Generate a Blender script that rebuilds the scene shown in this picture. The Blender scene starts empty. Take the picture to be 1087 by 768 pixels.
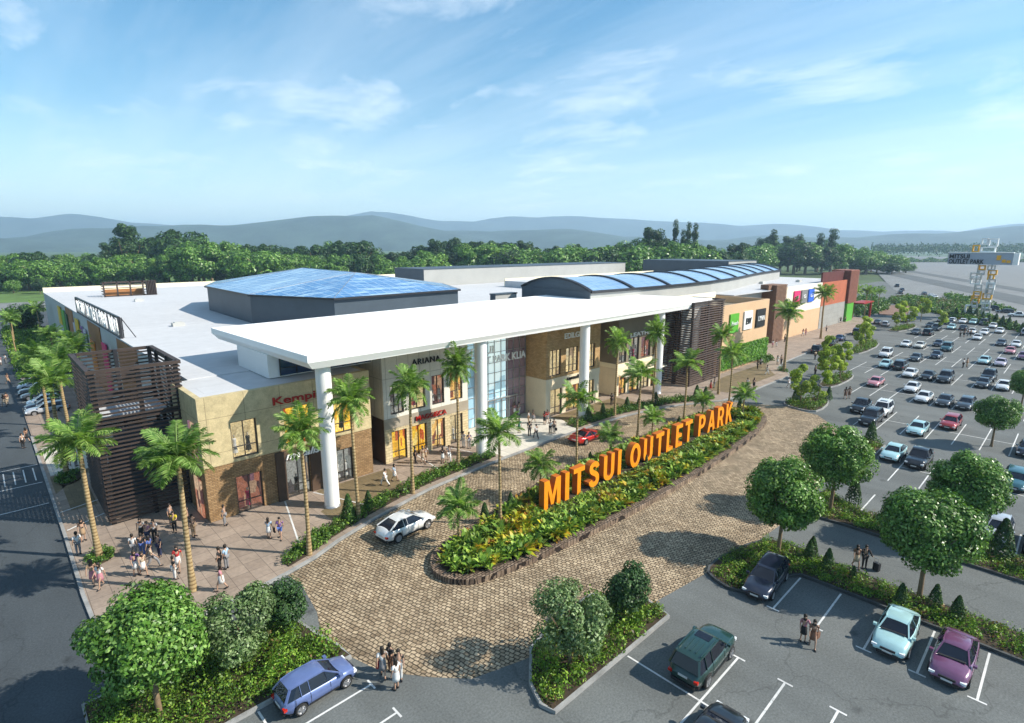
import bpy, bmesh, math, random
import numpy as np
from mathutils import Vector, Matrix
random.seed(7); RNG = np.random.default_rng(7)
SC = bpy.context.scene; COL = SC.collection
R = math.radians
# ---------------------------------------------------------------- camera geometry (metres, X along the facade, Y across it)
FPX, CX, CY, YH, CAMH = 587., 543.5, 384., 262., 22.
PITCH = math.atan((CY-YH)/FPX); TH = R(46.03)
def ray(x, y):
    r, u, w = (x-CX)/FPX, -(y-CY)/FPX, 1.
    c, s = math.cos(PITCH), math.sin(PITCH)
    h, v = w*c+u*s, -w*s+u*c
    return (h*math.cos(TH)+r*math.sin(TH), h*math.sin(TH)-r*math.cos(TH), v)
def G(x, y, z=0.):
    d = ray(x, y); t = (z-CAMH)/d[2]; return (d[0]*t, d[1]*t)
def top_at(x, y, D):
    "point on the ray of a pixel at forward distance D"
    d = ray(x, y); f = d[0]*math.cos(TH)+d[1]*math.sin(TH); t = D/f
    return (d[0]*t, d[1]*t, CAMH+d[2]*t)
# ---------------------------------------------------------------- mesh builder
class MB:
    def __init__(s): s.v = []; s.f = []; s.m = []; s.sm = []
    def add(s, vs, fs, mi=0, smooth=False):
        o = len(s.v); s.v += [tuple(v) for v in vs]
        for f in fs: s.f.append(tuple(i+o for i in f)); s.m.append(mi); s.sm.append(smooth)
        return s
    def box(s, x0, x1, y0, y1, z0, z1, mi=0):
        x0, x1 = sorted((x0, x1)); y0, y1 = sorted((y0, y1)); z0, z1 = sorted((z0, z1))
        vs = [(x0,y0,z0),(x1,y0,z0),(x1,y1,z0),(x0,y1,z0),(x0,y0,z1),(x1,y0,z1),(x1,y1,z1),(x0,y1,z1)]
        return s.add(vs, [(0,3,2,1),(4,5,6,7),(0,1,5,4),(1,2,6,5),(2,3,7,6),(3,0,4,7)], mi)
    def prism(s, poly, z0, z1, mi=0, mtop=None):
        a = sum(poly[i][0]*poly[(i+1)%len(poly)][1]-poly[(i+1)%len(poly)][0]*poly[i][1] for i in range(len(poly)))
        if a < 0: poly = poly[::-1]
        n = len(poly)
        vs = [(p[0],p[1],z0) for p in poly]+[(p[0],p[1],z1) for p in poly]
        s.add(vs, [(i,(i+1)%n,n+(i+1)%n,n+i) for i in range(n)]+[tuple(range(n-1,-1,-1))], mi)
        return s.add([(p[0],p[1],z1) for p in poly], [tuple(range(n))], mi if mtop is None else mtop)
    def sheet(s, poly, z, mi=0):
        a = sum(poly[i][0]*poly[(i+1)%len(poly)][1]-poly[(i+1)%len(poly)][0]*poly[i][1] for i in range(len(poly)))
        if a < 0: poly = poly[::-1]
        return s.add([(p[0],p[1],z) for p in poly], [tuple(range(len(poly)))], mi)
    def tube(s, pts, rs, seg=8, mi=0, cap=True, smooth=True):
        pts = [Vector(p) for p in pts]; o = []; n = len(pts)
        if not isinstance(rs, (list, tuple)): rs = [rs]*n
        ref = Vector((0.31,0.17,0.93)) if abs((pts[-1]-pts[0]).normalized().z) < .9 else Vector((1,0,0))
        vs = []
        for i, p in enumerate(pts):
            t = (pts[min(i+1,n-1)]-pts[max(i-1,0)]).normalized()
            a = t.cross(ref).normalized(); b = t.cross(a)
            for k in range(seg):
                an = 2*math.pi*k/seg; vs.append(p+(a*math.cos(an)+b*math.sin(an))*rs[i])
        fs = [(i*seg+k, i*seg+(k+1)%seg, (i+1)*seg+(k+1)%seg, (i+1)*seg+k) for i in range(n-1) for k in range(seg)]
        s.add(vs, fs, mi, smooth)
        if cap: s.add(vs[:seg], [tuple(range(seg))], mi); s.add(vs[-seg:], [tuple(range(seg-1,-1,-1))], mi)
        return s
    def bar(s, a, b, w, h, mi=0):
        "rectangular bar from a to b, w across, h up"
        a, b = Vector(a), Vector(b); t = (b-a).normalized()
        up = Vector((0,0,1)) if abs(t.z) < .95 else Vector((0,1,0))
        u = t.cross(up).normalized()*w/2; v = u.cross(t).normalized()*h/2
        vs = [a-u-v,a+u-v,a+u+v,a-u+v,b-u-v,b+u-v,b+u+v,b-u+v]
        return s.add(vs, [(0,1,2,3),(7,6,5,4),(0,4,5,1),(1,5,6,2),(2,6,7,3),(3,7,4,0)], mi)
    def lathe(s, prof, cx=0, cy=0, seg=16, mi=0, smooth=True, ax='z'):
        vs = []
        for r, z in prof:
            for k in range(seg):
                a = 2*math.pi*k/seg; c, d = r*math.cos(a), r*math.sin(a)
                vs.append((cx+c, cy+d, z) if ax == 'z' else (cx+c, z, cy+d))
        n = len(prof)
        fs = [(i*seg+k, i*seg+(k+1)%seg, (i+1)*seg+(k+1)%seg, (i+1)*seg+k) for i in range(n-1) for k in range(seg)]
        if ax != 'z': fs = [f[::-1] for f in fs]
        return s.add(vs, fs, mi, smooth)
    def mesh(s, name, mats):
        me = bpy.data.meshes.new(name); me.from_pydata(s.v, [], s.f)
        for m in (mats if isinstance(mats, (list, tuple)) else [mats]): me.materials.append(m)
        me.polygons.foreach_set('material_index', s.m); me.polygons.foreach_set('use_smooth', s.sm)
        me.update(); return me
    def build(s, name, mats, parent=None, loc=None):
        return link(name, s.mesh(name, mats), parent, loc)
def link(name, me, parent=None, loc=None):
    o = bpy.data.objects.new(name, me); COL.objects.link(o)
    if parent is not None: o.parent = parent
    if loc: o.location = loc
    return o
def tag(o, label=None, cat=None, group=None, kind=None):
    if label: o['label'] = label
    if cat: o['category'] = cat
    if group: o['group'] = group
    if kind: o['kind'] = kind
    return o
def empty(name, loc=(0,0,0), rz=0, label=None, cat=None, group=None):
    o = bpy.data.objects.new(name, None); COL.objects.link(o); o.location = loc; o.rotation_euler.z = rz
    o.empty_display_size = .3
    return tag(o, label, cat, group)
def structure(name, mb, mats): return tag(mb.build(name, mats), kind='structure')
KIDS = {}
def kids(o): return [c for c in bpy.data.objects if c.parent == o]
def tree_of(o):
    "thing as nested tuples, read once so that copying is quick"
    return (o, [tree_of(c) for c in kids(o)])
def copy_tree(t, parent=None):
    o, ch = t; c = o.copy(); COL.objects.link(c); c.parent = parent
    for k in ch: copy_tree(k, c)
    return c
def inpoly(P, poly):
    x, y = P[:,0], P[:,1]; ins = np.zeros(len(P), bool); n = len(poly)
    for i in range(n):
        x1, y1 = poly[i]; x2, y2 = poly[(i+1)%n]
        c = (y1 > y) != (y2 > y)
        xi = (x2-x1)*(y-y1)/((y2-y1) if y2 != y1 else 1e-9)+x1
        ins ^= c & (x < xi)
    return ins
def scatter(poly, density):
    a = np.array(poly); lo, hi = a.min(0), a.max(0)
    n = int((hi[0]-lo[0])*(hi[1]-lo[1])*density)
    P = RNG.uniform(lo, hi, (n,2)); return P[inpoly(P, poly)]
def smooth_poly(p, it=2):
    for _ in range(it):
        q = []
        for i in range(len(p)):
            a, b = p[i], p[(i+1)%len(p)]
            q += [(a[0]*.75+b[0]*.25, a[1]*.75+b[1]*.25), (a[0]*.25+b[0]*.75, a[1]*.25+b[1]*.75)]
        p = q
    return p
def smooth_line(p, it=2):
    for _ in range(it):
        q = [p[0]]
        for i in range(len(p)-1):
            a, b = p[i], p[i+1]
            q += [(a[0]*.75+b[0]*.25, a[1]*.75+b[1]*.25), (a[0]*.25+b[0]*.75, a[1]*.25+b[1]*.75)]
        q.append(p[-1]); p = q
    return p
def offset(p, d, closed=True):
    out = []; n = len(p)
    for i in range(n):
        a = p[(i-1)%n] if closed or i > 0 else p[i]; b = p[(i+1)%n] if closed or i < n-1 else p[i]
        t = Vector((b[0]-a[0], b[1]-a[1])).normalized(); out.append((p[i][0]+t.y*d, p[i][1]-t.x*d))
    return out
def ribbon(mb, line, w, z0, z1, closed=False, mi=0):
    "kerb-like strip of width w centred on the line"
    A, B = offset(line, w/2, closed), offset(line, -w/2, closed); n = len(line)
    vs = [(p[0],p[1],z) for z in (z0, z1) for P in (A, B) for p in P]
    fs = []
    for i in range(n if closed else n-1):
        j = (i+1)%n
        fs += [(2*n+i,2*n+j,3*n+j,3*n+i), (i,j,2*n+j,2*n+i), (n+j,n+i,3*n+i,3*n+j)]
    if not closed: fs += [(0,2*n,3*n,n),(n-1,2*n-1,4*n-1,3*n-1)]
    return mb.add(vs, fs, mi)
# ---------------------------------------------------------------- leaves
def np_mesh(name, V, F, mats, smooth=False, mi=None):
    me = bpy.data.meshes.new(name); k = F.shape[1]
    me.vertices.add(len(V)); me.vertices.foreach_set('co', V.astype(np.float32).ravel())
    me.loops.add(F.size); me.loops.foreach_set('vertex_index', F.astype(np.int32).ravel())
    me.polygons.add(len(F)); me.polygons.foreach_set('loop_start', np.arange(0, F.size, k, dtype=np.int32))
    me.polygons.foreach_set('loop_total', np.full(len(F), k, dtype=np.int32))
    for m in (mats if isinstance(mats, (list, tuple)) else [mats]): me.materials.append(m)
    if mi is not None: me.polygons.foreach_set('material_index', mi.astype(np.int32))
    me.update(); me.validate(); return me
def unit(a): return a/np.maximum(np.linalg.norm(a, axis=1, keepdims=True), 1e-9)
def leaf_vf(P, N, L, asp=.55, fold=.12):
    n = len(P); N = unit(N); L = np.broadcast_to(np.asarray(L, float), (n,))[:,None]
    t = unit(np.cross(N, RNG.normal(size=(n,3)))); b = np.cross(N, t)
    V = np.stack([P-t*L/2, P+b*L*asp/2+N*L*fold, P+t*L/2, P-b*L*asp/2+N*L*fold], 1).reshape(-1,3)
    return V, np.arange(4*n).reshape(-1,4)
def clumps(R0, n_cl, n_leaf, size, squash=(1,1,1), cl=.36, shell=.66, flat=0., seed=1, jit=.55, asp=.55):
    "leaves on many overlapping clumps that together make an uneven crown"
    g = np.random.default_rng(seed)
    C = unit(g.normal(size=(n_cl,3)))*(g.uniform(.35, 1, (n_cl,1))**.5)*shell*R0*np.array(squash)
    rc = R0*cl*g.uniform(.7, 1.25, n_cl)
    k = g.integers(0, n_cl, n_leaf); d = unit(g.normal(size=(n_leaf,3)))
    rr = g.uniform(.55, 1.06, n_leaf)**.6
    P = C[k]+d*(rc[k]*rr)[:,None]*np.array([1,1,.85])
    N = d+unit(P)*.4+g.normal(size=(n_leaf,3))*jit; N[:,2] += .35
    return P, N, size*g.uniform(.65, 1.3, n_leaf)
def join_vf(parts):
    V = []; F = []; o = 0
    for v, f in parts: V.append(v); F.append(f+o); o += len(v)
    return np.concatenate(V), np.concatenate(F)
# ---------------------------------------------------------------- materials
class NT:
    def __init__(s, name):
        s.m = bpy.data.materials.new(name); s.m.use_nodes = True; s.t = s.m.node_tree
        s.b = s.t.nodes['Principled BSDF']; s.out = s.t.nodes['Material Output']
    def n(s, typ, **kw):
        nd = s.t.nodes.new(typ)
        for k, v in kw.items():
            if k.startswith('i_'):
                key = k[2:]; nd.inputs[int(key) if key.isdigit() else key.replace('_', ' ')].default_value = v
            else: setattr(nd, k, v)
        return nd
    def l(s, a, b): s.t.links.new(a, b)
    def ramp(s, fac, stops, interp='LINEAR'):
        r = s.n('ShaderNodeValToRGB'); r.color_ramp.interpolation = interp; e = r.color_ramp.elements
        while len(e) < len(stops): e.new(.5)
        for q, (p, c) in zip(e, stops): q.position = p; q.color = (*c, 1)
        s.l(fac, r.inputs[0]); return r.outputs[0]
    def mix(s, fac, a, b, typ='MIX'):
        m = s.n('ShaderNodeMix', data_type='RGBA', blend_type=typ); 
        for sock, v in ((m.inputs[0], fac), (m.inputs[6], a), (m.inputs[7], b)):
            if isinstance(v, (int, float)): sock.default_value = v
            elif isinstance(v, tuple): sock.default_value = (*v, 1) if len(v) == 3 else v
            else: s.l(v, sock)
        return m.outputs[2]
    def noise(s, vec, scale, detail=4, rough=.55):
        q = s.n('ShaderNodeTexNoise', i_Scale=scale, i_Detail=detail, i_Roughness=rough)
        if vec: s.l(vec, q.inputs['Vector'])
        return q.outputs['Fac']
    def bump(s, h, strength=.3, dist=.02):
        b = s.n('ShaderNodeBump', i_Strength=strength, i_Distance=dist); s.l(h, b.inputs['Height'])
        s.l(b.outputs[0], s.b.inputs['Normal'])
    def pos(s): return s.n('ShaderNodeNewGeometry').outputs['Position']
    def obj(s): return s.n('ShaderNodeTexCoord').outputs['Object']
    def wallvec(s):
        "x+y, z of the world position: courses run level on any upright wall"
        p = s.n('ShaderNodeSeparateXYZ'); s.l(s.pos(), p.inputs[0])
        a = s.n('ShaderNodeMath', operation='ADD'); s.l(p.outputs[0], a.inputs[0]); s.l(p.outputs[1], a.inputs[1])
        c = s.n('ShaderNodeCombineXYZ'); s.l(a.outputs[0], c.inputs[0]); s.l(p.outputs[2], c.inputs[1]); return c.outputs[0]
def sc(c, k): return tuple(min(1, x*k) for x in c)
def mat(name, col, rough=.7, var=.18, scale=.6, metal=0., bump=0., spec=.4, world=True):
    t = NT(name); v = t.pos() if world else t.obj()
    a = t.noise(v, scale, 5, .65); b = t.noise(v, scale*13, 3)
    c = t.ramp(a, [(.3, sc(col, 1-var)), (.7, sc(col, 1+var))]); d = t.ramp(b, [(.3, (1-var*.5,)*3), (.7, (1,)*3)])
    t.l(t.mix(1., c, d, 'MULTIPLY'), t.b.inputs['Base Color'])
    t.b.inputs['Roughness'].default_value = rough; t.b.inputs['Metallic'].default_value = metal
    t.b.inputs['Specular IOR Level'].default_value = spec
    if bump: t.bump(b, bump)
    return t.m
def objmat(name, rough=.35, coat=0., metal=0., var=.05):
    "takes its colour from each object, so that copies share one mesh"
    t = NT(name); oi = t.n('ShaderNodeObjectInfo'); n = t.noise(t.obj(), 3)
    t.l(t.mix(1., oi.outputs['Color'], t.ramp(n, [(.3, (1-var*2,)*3), (.7, (1,)*3)]), 'MULTIPLY'), t.b.inputs['Base Color'])
    t.b.inputs['Roughness'].default_value = rough; t.b.inputs['Coat Weight'].default_value = coat
    t.b.inputs['Coat Roughness'].default_value = .06; t.b.inputs['Metallic'].default_value = metal
    return t.m
def leafmat(name, dark, mid, light, trans=.22, rough=.5, big=.35, nscale=.5):
    t = NT(name); g = t.n('ShaderNodeNewGeometry')
    oi = t.n('ShaderNodeObjectInfo')
    a = t.ramp(g.outputs['Random Per Island'], [(0, dark), (.55, mid), (1, light)])
    n = t.noise(t.pos(), nscale, 3)
    c = t.mix(1., a, t.ramp(n, [(.3, (1-big,)*3), (.7, (1+big*.4,)*3)]), 'MULTIPLY')
    c = t.mix(1., c, t.ramp(oi.outputs['Random'], [(0, (.82,.86,.8)), (1, (1.1,1.08,1.)) ]), 'MULTIPLY')
    t.l(c, t.b.inputs['Base Color']); t.b.inputs['Roughness'].default_value = rough
    t.b.inputs['Specular IOR Level'].default_value = .35
    tr = t.n('ShaderNodeBsdfTranslucent'); t.l(t.mix(1., c, (1.25,1.35,.7), 'MULTIPLY'), tr.inputs[0])
    mx = t.n('ShaderNodeMixShader'); mx.inputs[0].default_value = trans
    t.l(t.b.outputs[0], mx.inputs[1]); t.l(tr.outputs[0], mx.inputs[2]); t.l(mx.outputs[0], t.out.inputs[0])
    return t.m
def brickmat(name, c1, c2, mortar, bw, rh, ms=.012, vec='wall', var=.25, nscale=.8, bump=.4, rot=0., warp=0., rough=.85, spec=.3, offs=.5, bdist=.02):
    t = NT(name)
    if vec == 'wall': v = t.wallvec()
    else:
        mp = t.n('ShaderNodeMapping'); mp.inputs['Rotation'].default_value = (0,0,rot); t.l(t.pos(), mp.inputs[0]); v = mp.outputs[0]
    if warp:
        w = t.n('ShaderNodeTexNoise', i_Scale=1.1, i_Detail=2.); t.l(v, w.inputs['Vector'])
        m = t.n('ShaderNodeVectorMath', operation='SCALE'); t.l(w.outputs['Color'], m.inputs[0]); m.inputs['Scale'].default_value = warp
        a = t.n('ShaderNodeVectorMath', operation='ADD'); t.l(v, a.inputs[0]); t.l(m.outputs[0], a.inputs[1]); v = a.outputs[0]
    b = t.n('ShaderNodeTexBrick', i_Scale=1., i_Color1=(*c1,1), i_Color2=(*c2,1), i_Mortar=(*mortar,1)); b.offset = offs
    b.inputs['Mortar Size'].default_value = ms; b.inputs['Mortar Smooth'].default_value = .3
    b.inputs['Brick Width'].default_value = bw; b.inputs['Row Height'].default_value = rh; t.l(v, b.inputs['Vector'])
    n = t.noise(t.pos(), nscale, 5, .7); n2 = t.noise(t.pos(), nscale*14, 3)
    c = t.mix(1., b.outputs['Color'], t.ramp(n, [(.25, (1-var,)*3), (.75, (1+var*.5,)*3)]), 'MULTIPLY')
    c = t.mix(1., c, t.ramp(n2, [(.25, (1-var,)*3), (.75, (1.05,)*3)]), 'MULTIPLY')
    t.l(c, t.b.inputs['Base Color']); t.b.inputs['Roughness'].default_value = rough; t.b.inputs['Specular IOR Level'].default_value = spec
    if bump:
        iv = t.n('ShaderNodeMath', operation='SUBTRACT', i_0=1.); t.l(b.outputs['Fac'], iv.inputs[1])
        ad = t.n('ShaderNodeMath', operation='MULTIPLY_ADD', i_1=.35); t.l(n2, ad.inputs[0]); t.l(iv.outputs[0], ad.inputs[2])
        t.bump(ad.outputs[0], bump, bdist)
    return t.m
def glassmat(name, tint, rough=.04, alpha=1., emis=None, es=0.):
    t = NT(name); n = t.noise(t.pos(), .4, 2)
    t.l(t.ramp(n, [(.3, sc(tint,.7)), (.7, sc(tint,1.3))]), t.b.inputs['Base Color'])
    t.b.inputs['Roughness'].default_value = rough; t.b.inputs['Specular IOR Level'].default_value = .9
    t.b.inputs['Alpha'].default_value = alpha
    return t.m
def litmat(name, stops, strength=.8, scale=(1.2,1.2,.5), sub=.5):
    "lit shop interior: goods in blocks of colour under shop lamps"
    t = NT(name); mp = t.n('ShaderNodeMapping'); mp.inputs['Scale'].default_value = scale; t.l(t.pos(), mp.inputs[0])
    v = t.n('ShaderNodeTexVoronoi', distance='CHEBYCHEV', i_Scale=1.6, i_Randomness=.8); t.l(mp.outputs[0], v.inputs['Vector'])
    s2 = t.n('ShaderNodeSeparateColor'); t.l(v.outputs['Color'], s2.inputs[0])
    c = t.ramp(s2.outputs[0], stops, 'CONSTANT')
    n = t.noise(t.pos(), 5, 3); c = t.mix(1., c, t.ramp(n, [(.3,(.4,)*3),(.7,(1.,)*3)]), 'MULTIPLY')
    t.l(c, t.b.inputs['Base Color']); t.l(c, t.b.inputs['Emission Color']); t.b.inputs['Emission Strength'].default_value = strength
    return t.m
def asphalt(name, col, rough=.9):
    t = NT(name); p = t.pos(); a = t.noise(p, .12, 6, .7); b = t.noise(p, 9., 3, .6); c = t.noise(p, 60., 2, .5)
    k = t.mix(1., t.ramp(a, [(.3, sc(col,.86)), (.7, sc(col,1.12))]), t.ramp(b, [(.3,(.72,)*3),(.72,(1.18,)*3)]), 'MULTIPLY')
    # tar patches and tyre-darkened lanes
    w = t.n('ShaderNodeTexNoise', i_Scale=.35, i_Detail=2.); mp = t.n('ShaderNodeMapping'); mp.inputs['Scale'].default_value = (1.,.16,1)
    t.l(p, mp.inputs[0]); t.l(mp.outputs[0], w.inputs['Vector'])
    k = t.mix(1., k, t.ramp(w.outputs['Fac'], [(.35,(.85,)*3),(.6,(1.05,)*3)]), 'MULTIPLY')
    k = t.mix(1., k, t.ramp(c, [(.35,(.65,)*3),(.7,(1.3,)*3)]), 'MULTIPLY')
    v = t.n('ShaderNodeTexVoronoi', i_Scale=.42, i_Randomness=1.); t.l(p, v.inputs['Vector']); dn = t.noise(p, 2.2, 3)
    dd = t.n('ShaderNodeMath', operation='MULTIPLY_ADD', i_1=.35); t.l(dn, dd.inputs[0]); t.l(v.outputs['Distance'], dd.inputs[2])
    k = t.mix(1., k, t.ramp(dd.outputs[0], [(.20,(.62,)*3),(.34,(1.,)*3)]), 'MULTIPLY')
    v2 = t.n('ShaderNodeTexVoronoi', feature='DISTANCE_TO_EDGE', i_Scale=.055, i_Randomness=1.); wv = t.n('ShaderNodeTexNoise', i_Scale=.5, i_Detail=5.); t.l(p, wv.inputs['Vector'])
    ws = t.n('ShaderNodeVectorMath', operation='SCALE'); ws.inputs['Scale'].default_value = 3.; t.l(wv.outputs['Color'], ws.inputs[0]); wa = t.n('ShaderNodeVectorMath', operation='ADD'); t.l(p, wa.inputs[0]); t.l(ws.outputs[0], wa.inputs[1]); t.l(wa.outputs[0], v2.inputs['Vector'])
    k = t.mix(1., k, t.ramp(v2.outputs['Distance'], [(.0,(.72,)*3),(.004,(1.,)*3)]), 'MULTIPLY')
    t.l(k, t.b.inputs['Base Color']); t.b.inputs['Roughness'].default_value = rough; t.b.inputs['Specular IOR Level'].default_value = .3
    t.bump(b, .25, .01); return t.m
M = {}
M['asphalt'] = asphalt('asphalt', (.145,.155,.150)); M['road'] = asphalt('dark_asphalt', (.07,.083,.092)); M['lane'] = asphalt('lane_asphalt', (.12,.13,.13))
M['expanse'] = asphalt('pale_paving', (.22,.225,.22))
M['grass'] = mat('grass', (.09,.16,.03), .95, .45, .05, bump=.5)
M['field'] = mat('field', (.07,.11,.03), .95, .5, .01)
M['soil'] = mat('soil', (.05,.035,.02), .95, .4, 1.5, bump=.6)
M['cobble'] = brickmat('cobblestone', (.64,.50,.33), (.36,.265,.165), (.055,.04,.026), .33, .25, .028, 'floor', .5, .33, .9, rot=R(76), warp=.34, bdist=.05)
M['paving'] = brickmat('plaza_paving', (.36,.285,.225), (.30,.235,.185), (.14,.11,.09), 1.2, 1.2, .018, 'floor', .22, .3, .2, offs=0.)
M['brownpave'] = brickmat('brown_paving', (.22,.165,.09), (.17,.13,.07), (.10,.08,.05), .9, .9, .02, 'floor', .2, .4, .2)
M['whitepave'] = brickmat('white_paving', (.62,.58,.50), (.54,.5,.43), (.3,.28,.25), 1.5, 1.5, .02, 'floor', .12, .4, .1, offs=0.)
M['kerb'] = mat('kerb_concrete', (.30,.30,.29), .85, .3, .8, bump=.3); M['darkkerb'] = mat('dark_kerb', (.06,.065,.065), .8, .3, 1.)
M['stonekerb'] = brickmat('rough_stone_edging', (.42,.31,.22), (.20,.14,.10), (.03,.02,.015), .34, .2, .03, 'floor', .5, 2., 1., warp=.3, bdist=.08)

def paintmat():
    t = NT('road_paint'); p = t.pos(); a = t.noise(p, 3.5, 6, .75); b = t.noise(p, .35, 3)
    c = t.mix(t.ramp(a, [(.54,(0,)*3),(.68,(.75,)*3)]), (.66,.66,.64), (.20,.21,.20)); c = t.mix(1., c, t.ramp(b, [(.3,(.72,)*3),(.7,(1.08,)*3)]), 'MULTIPLY')
    t.l(c, t.b.inputs['Base Color']); t.b.inputs['Roughness'].default_value = .8; return t.m
M['paint'] = paintmat()

M['white'] = mat('white_render', (.80,.79,.76), .6, .05, .15); M['roof'] = brickmat('roof_membrane', (.52,.525,.53), (.50,.505,.51), (.36,.365,.37), 24., 2.4, .02, 'floor', .07, .06, 0, offs=.5)
M['canopy'] = mat('canopy_white', (.93,.92,.89), .55, .03, .2); M['wallgrey'] = mat('grey_wall_panel', (.50,.50,.47), .75, .08, .2)
M['lightwall'] = mat('light_wall', (.37,.37,.35), .75, .07, .2)
M['charcoal'] = mat('charcoal_cladding', (.055,.075,.095), .5, .12, .3); M['cream'] = mat('cream_wall', (.78,.70,.50), .8, .08, .2)
M['kemp'] = brickmat('sand_stone_panel', (.64,.53,.31), (.58,.48,.27), (.26,.21,.12), 2.9, 2.9, .02, 'wall', .3, 1.5, .2, offs=0.)
M['brick'] = brickmat('brown_brick', (.42,.265,.13), (.28,.165,.075), (.09,.065,.04), .42, .14, .014, 'wall', .25, 1., .5)
M['panel'] = brickmat('pale_panel', (.70,.67,.58), (.66,.63,.55), (.22,.2,.17), 1.35, 9., .02, 'wall', .1, .4, .1, offs=0.)
M['taupe'] = mat('taupe_band', (.34,.29,.22), .8, .12, .5); M['sandbrick'] = brickmat('sand_brick', (.68,.55,.33), (.56,.45,.26), (.3,.23,.13), .6, .3, .02, 'wall', .15, 1., .3)
M['darkbrown'] = mat('dark_brown_wall', (.09,.055,.035), .8, .2, .6)
M['ochre'] = brickmat('ochre_stone', (.58,.38,.18), (.45,.28,.12), (.2,.13,.07), .5, .18, .012, 'wall', .3, 1.2, .4)
M['sand'] = mat('sand_render', (.68,.58,.41), .85, .1, .4); M['olive'] = mat('olive_brown_wall', (.20,.17,.12), .85, .12, .4)
M['peach'] = mat('peach_render', (.60,.40,.235), .85, .06, .3); M['ivory'] = mat('ivory_render', (.84,.76,.60), .8, .05, .3)
M['terracotta'] = mat('terracotta_render', (.42,.115,.05), .8, .12, .3); M['darkred'] = mat('dark_red_screen', (.10,.018,.014), .7, .2, .5)
M['midgrey'] = brickmat('mid_grey_wall', (.33,.325,.30), (.31,.305,.28), (.2,.2,.19), 2.4, 1.2, .02, 'wall', .1, .4, .1)
M['slat'] = mat('brown_slat', (.05,.034,.027), .6, .25, 1.2); M['slatlight'] = mat('light_brown_slat', (.10,.068,.055), .65, .25, 1.2); M['timberslat'] = mat('timber_slat', (.21,.115,.07), .7, .2, 1.2)
M['redslat'] = mat('red_brown_slat', (.25,.09,.055), .7, .2, 1.2)
M['orangepanel'] = mat('orange_brown_panel', (.34,.15,.05), .7, .15, .3)
M['steel'] = mat('brushed_steel', (.5,.5,.5), .35, .1, 1., .8); M['darkmetal'] = mat('dark_metal', (.04,.04,.045), .45, .2, 1., .5)
M['frame'] = mat('window_frame', (.05,.045,.04), .5, .15, 1.)
M['shopglass'] = glassmat('shop_glass', (.05,.06,.06), .03, .22); M['blueglass'] = glassmat('blue_glass', (.02,.05,.12), .04)
M['lit_warm'] = litmat('lit_warm_interior', [(0,(.85,.55,.16)),(.35,(.7,.4,.1)),(.55,(.25,.08,.05)),(.7,(.9,.75,.4)),(.88,(.1,.06,.05))], 1.1)
M['lit_cream'] = litmat('lit_cream_interior', [(0,(.75,.62,.35)),(.5,(.6,.48,.26)),(.75,(.4,.3,.2)),(.9,(.8,.72,.5))], .9)
M['lit_red'] = litmat('lit_red_interior', [(0,(.5,.2,.12)),(.3,(.25,.1,.08)),(.5,(.6,.4,.25)),(.7,(.3,.16,.2)),(.85,(.1,.05,.05))], .7)
M['lit_yellow'] = litmat('lit_yellow_interior', [(0,(.9,.6,.05)),(.4,(.75,.42,.03)),(.6,(.45,.1,.03)),(.75,(.9,.7,.2))], 1.1)
M['lit_white'] = litmat('lit_white_interior', [(0,(.5,.5,.45)),(.4,(.12,.1,.1)),(.6,(.6,.45,.3)),(.8,(.3,.32,.3))], .7)
M['mannequin'] = mat('mannequin', (.7,.62,.5), .5, .05, 1.)
M['letter'] = mat('orange_letter_paint', (.86,.28,.012), .45, .10, 1.5); M['lettershade'] = mat('brown_red_letter_shade', (.46,.12,.012), .5, .12, 1.5); M['signred'] = mat('red_letter', (.35,.015,.01), .4, .1, 1.)  # letter sides coloured darker than the faces to stand for their shade
M['signwhite'] = mat('white_letter', (.85,.85,.82), .4, .05, 1.); M['signblack'] = mat('black_letter', (.015,.015,.015), .4, .1, 1.)
M['amber'] = mat('amber_frame', (.85,.42,.02), .45, .1, 1.)
for k, c in dict(green=(.10,.38,.03), pink=(.75,.03,.16), grey=(.22,.22,.22), blue=(.03,.13,.62), white=(.82,.82,.8), black=(.015,.015,.015),
                 yellow=(.85,.55,.03), violet=(.30,.14,.36), orange=(.72,.24,.02), darkgreen=(.02,.10,.04), pale=(.6,.55,.6)).items():
    M['poster_'+k] = mat('poster_'+k, c, .45, .12, 1.3)
def rippled_roof():
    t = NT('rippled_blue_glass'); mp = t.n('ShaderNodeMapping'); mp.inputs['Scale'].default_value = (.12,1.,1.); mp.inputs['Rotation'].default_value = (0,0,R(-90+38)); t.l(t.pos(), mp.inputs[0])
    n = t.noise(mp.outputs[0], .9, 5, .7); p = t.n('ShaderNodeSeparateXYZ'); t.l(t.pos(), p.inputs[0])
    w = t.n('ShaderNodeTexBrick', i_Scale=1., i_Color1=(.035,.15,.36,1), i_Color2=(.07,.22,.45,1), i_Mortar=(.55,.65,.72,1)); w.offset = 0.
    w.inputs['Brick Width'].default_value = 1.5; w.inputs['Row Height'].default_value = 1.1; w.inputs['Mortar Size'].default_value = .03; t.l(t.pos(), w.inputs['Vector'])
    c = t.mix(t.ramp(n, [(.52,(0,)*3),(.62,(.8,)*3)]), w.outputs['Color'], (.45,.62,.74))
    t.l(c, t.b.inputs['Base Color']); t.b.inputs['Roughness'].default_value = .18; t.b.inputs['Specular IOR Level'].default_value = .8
    t.bump(n, .25, .1); return t.m
M['bluerood'] = rippled_roof()
M['skylight'] = brickmat('skylight_glass', (.20,.34,.55), (.25,.4,.6), (.45,.52,.6), 1.1, 1.1, .03, 'floor', .12, .2, 0, rough=.15, spec=.9, offs=0.)
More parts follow.
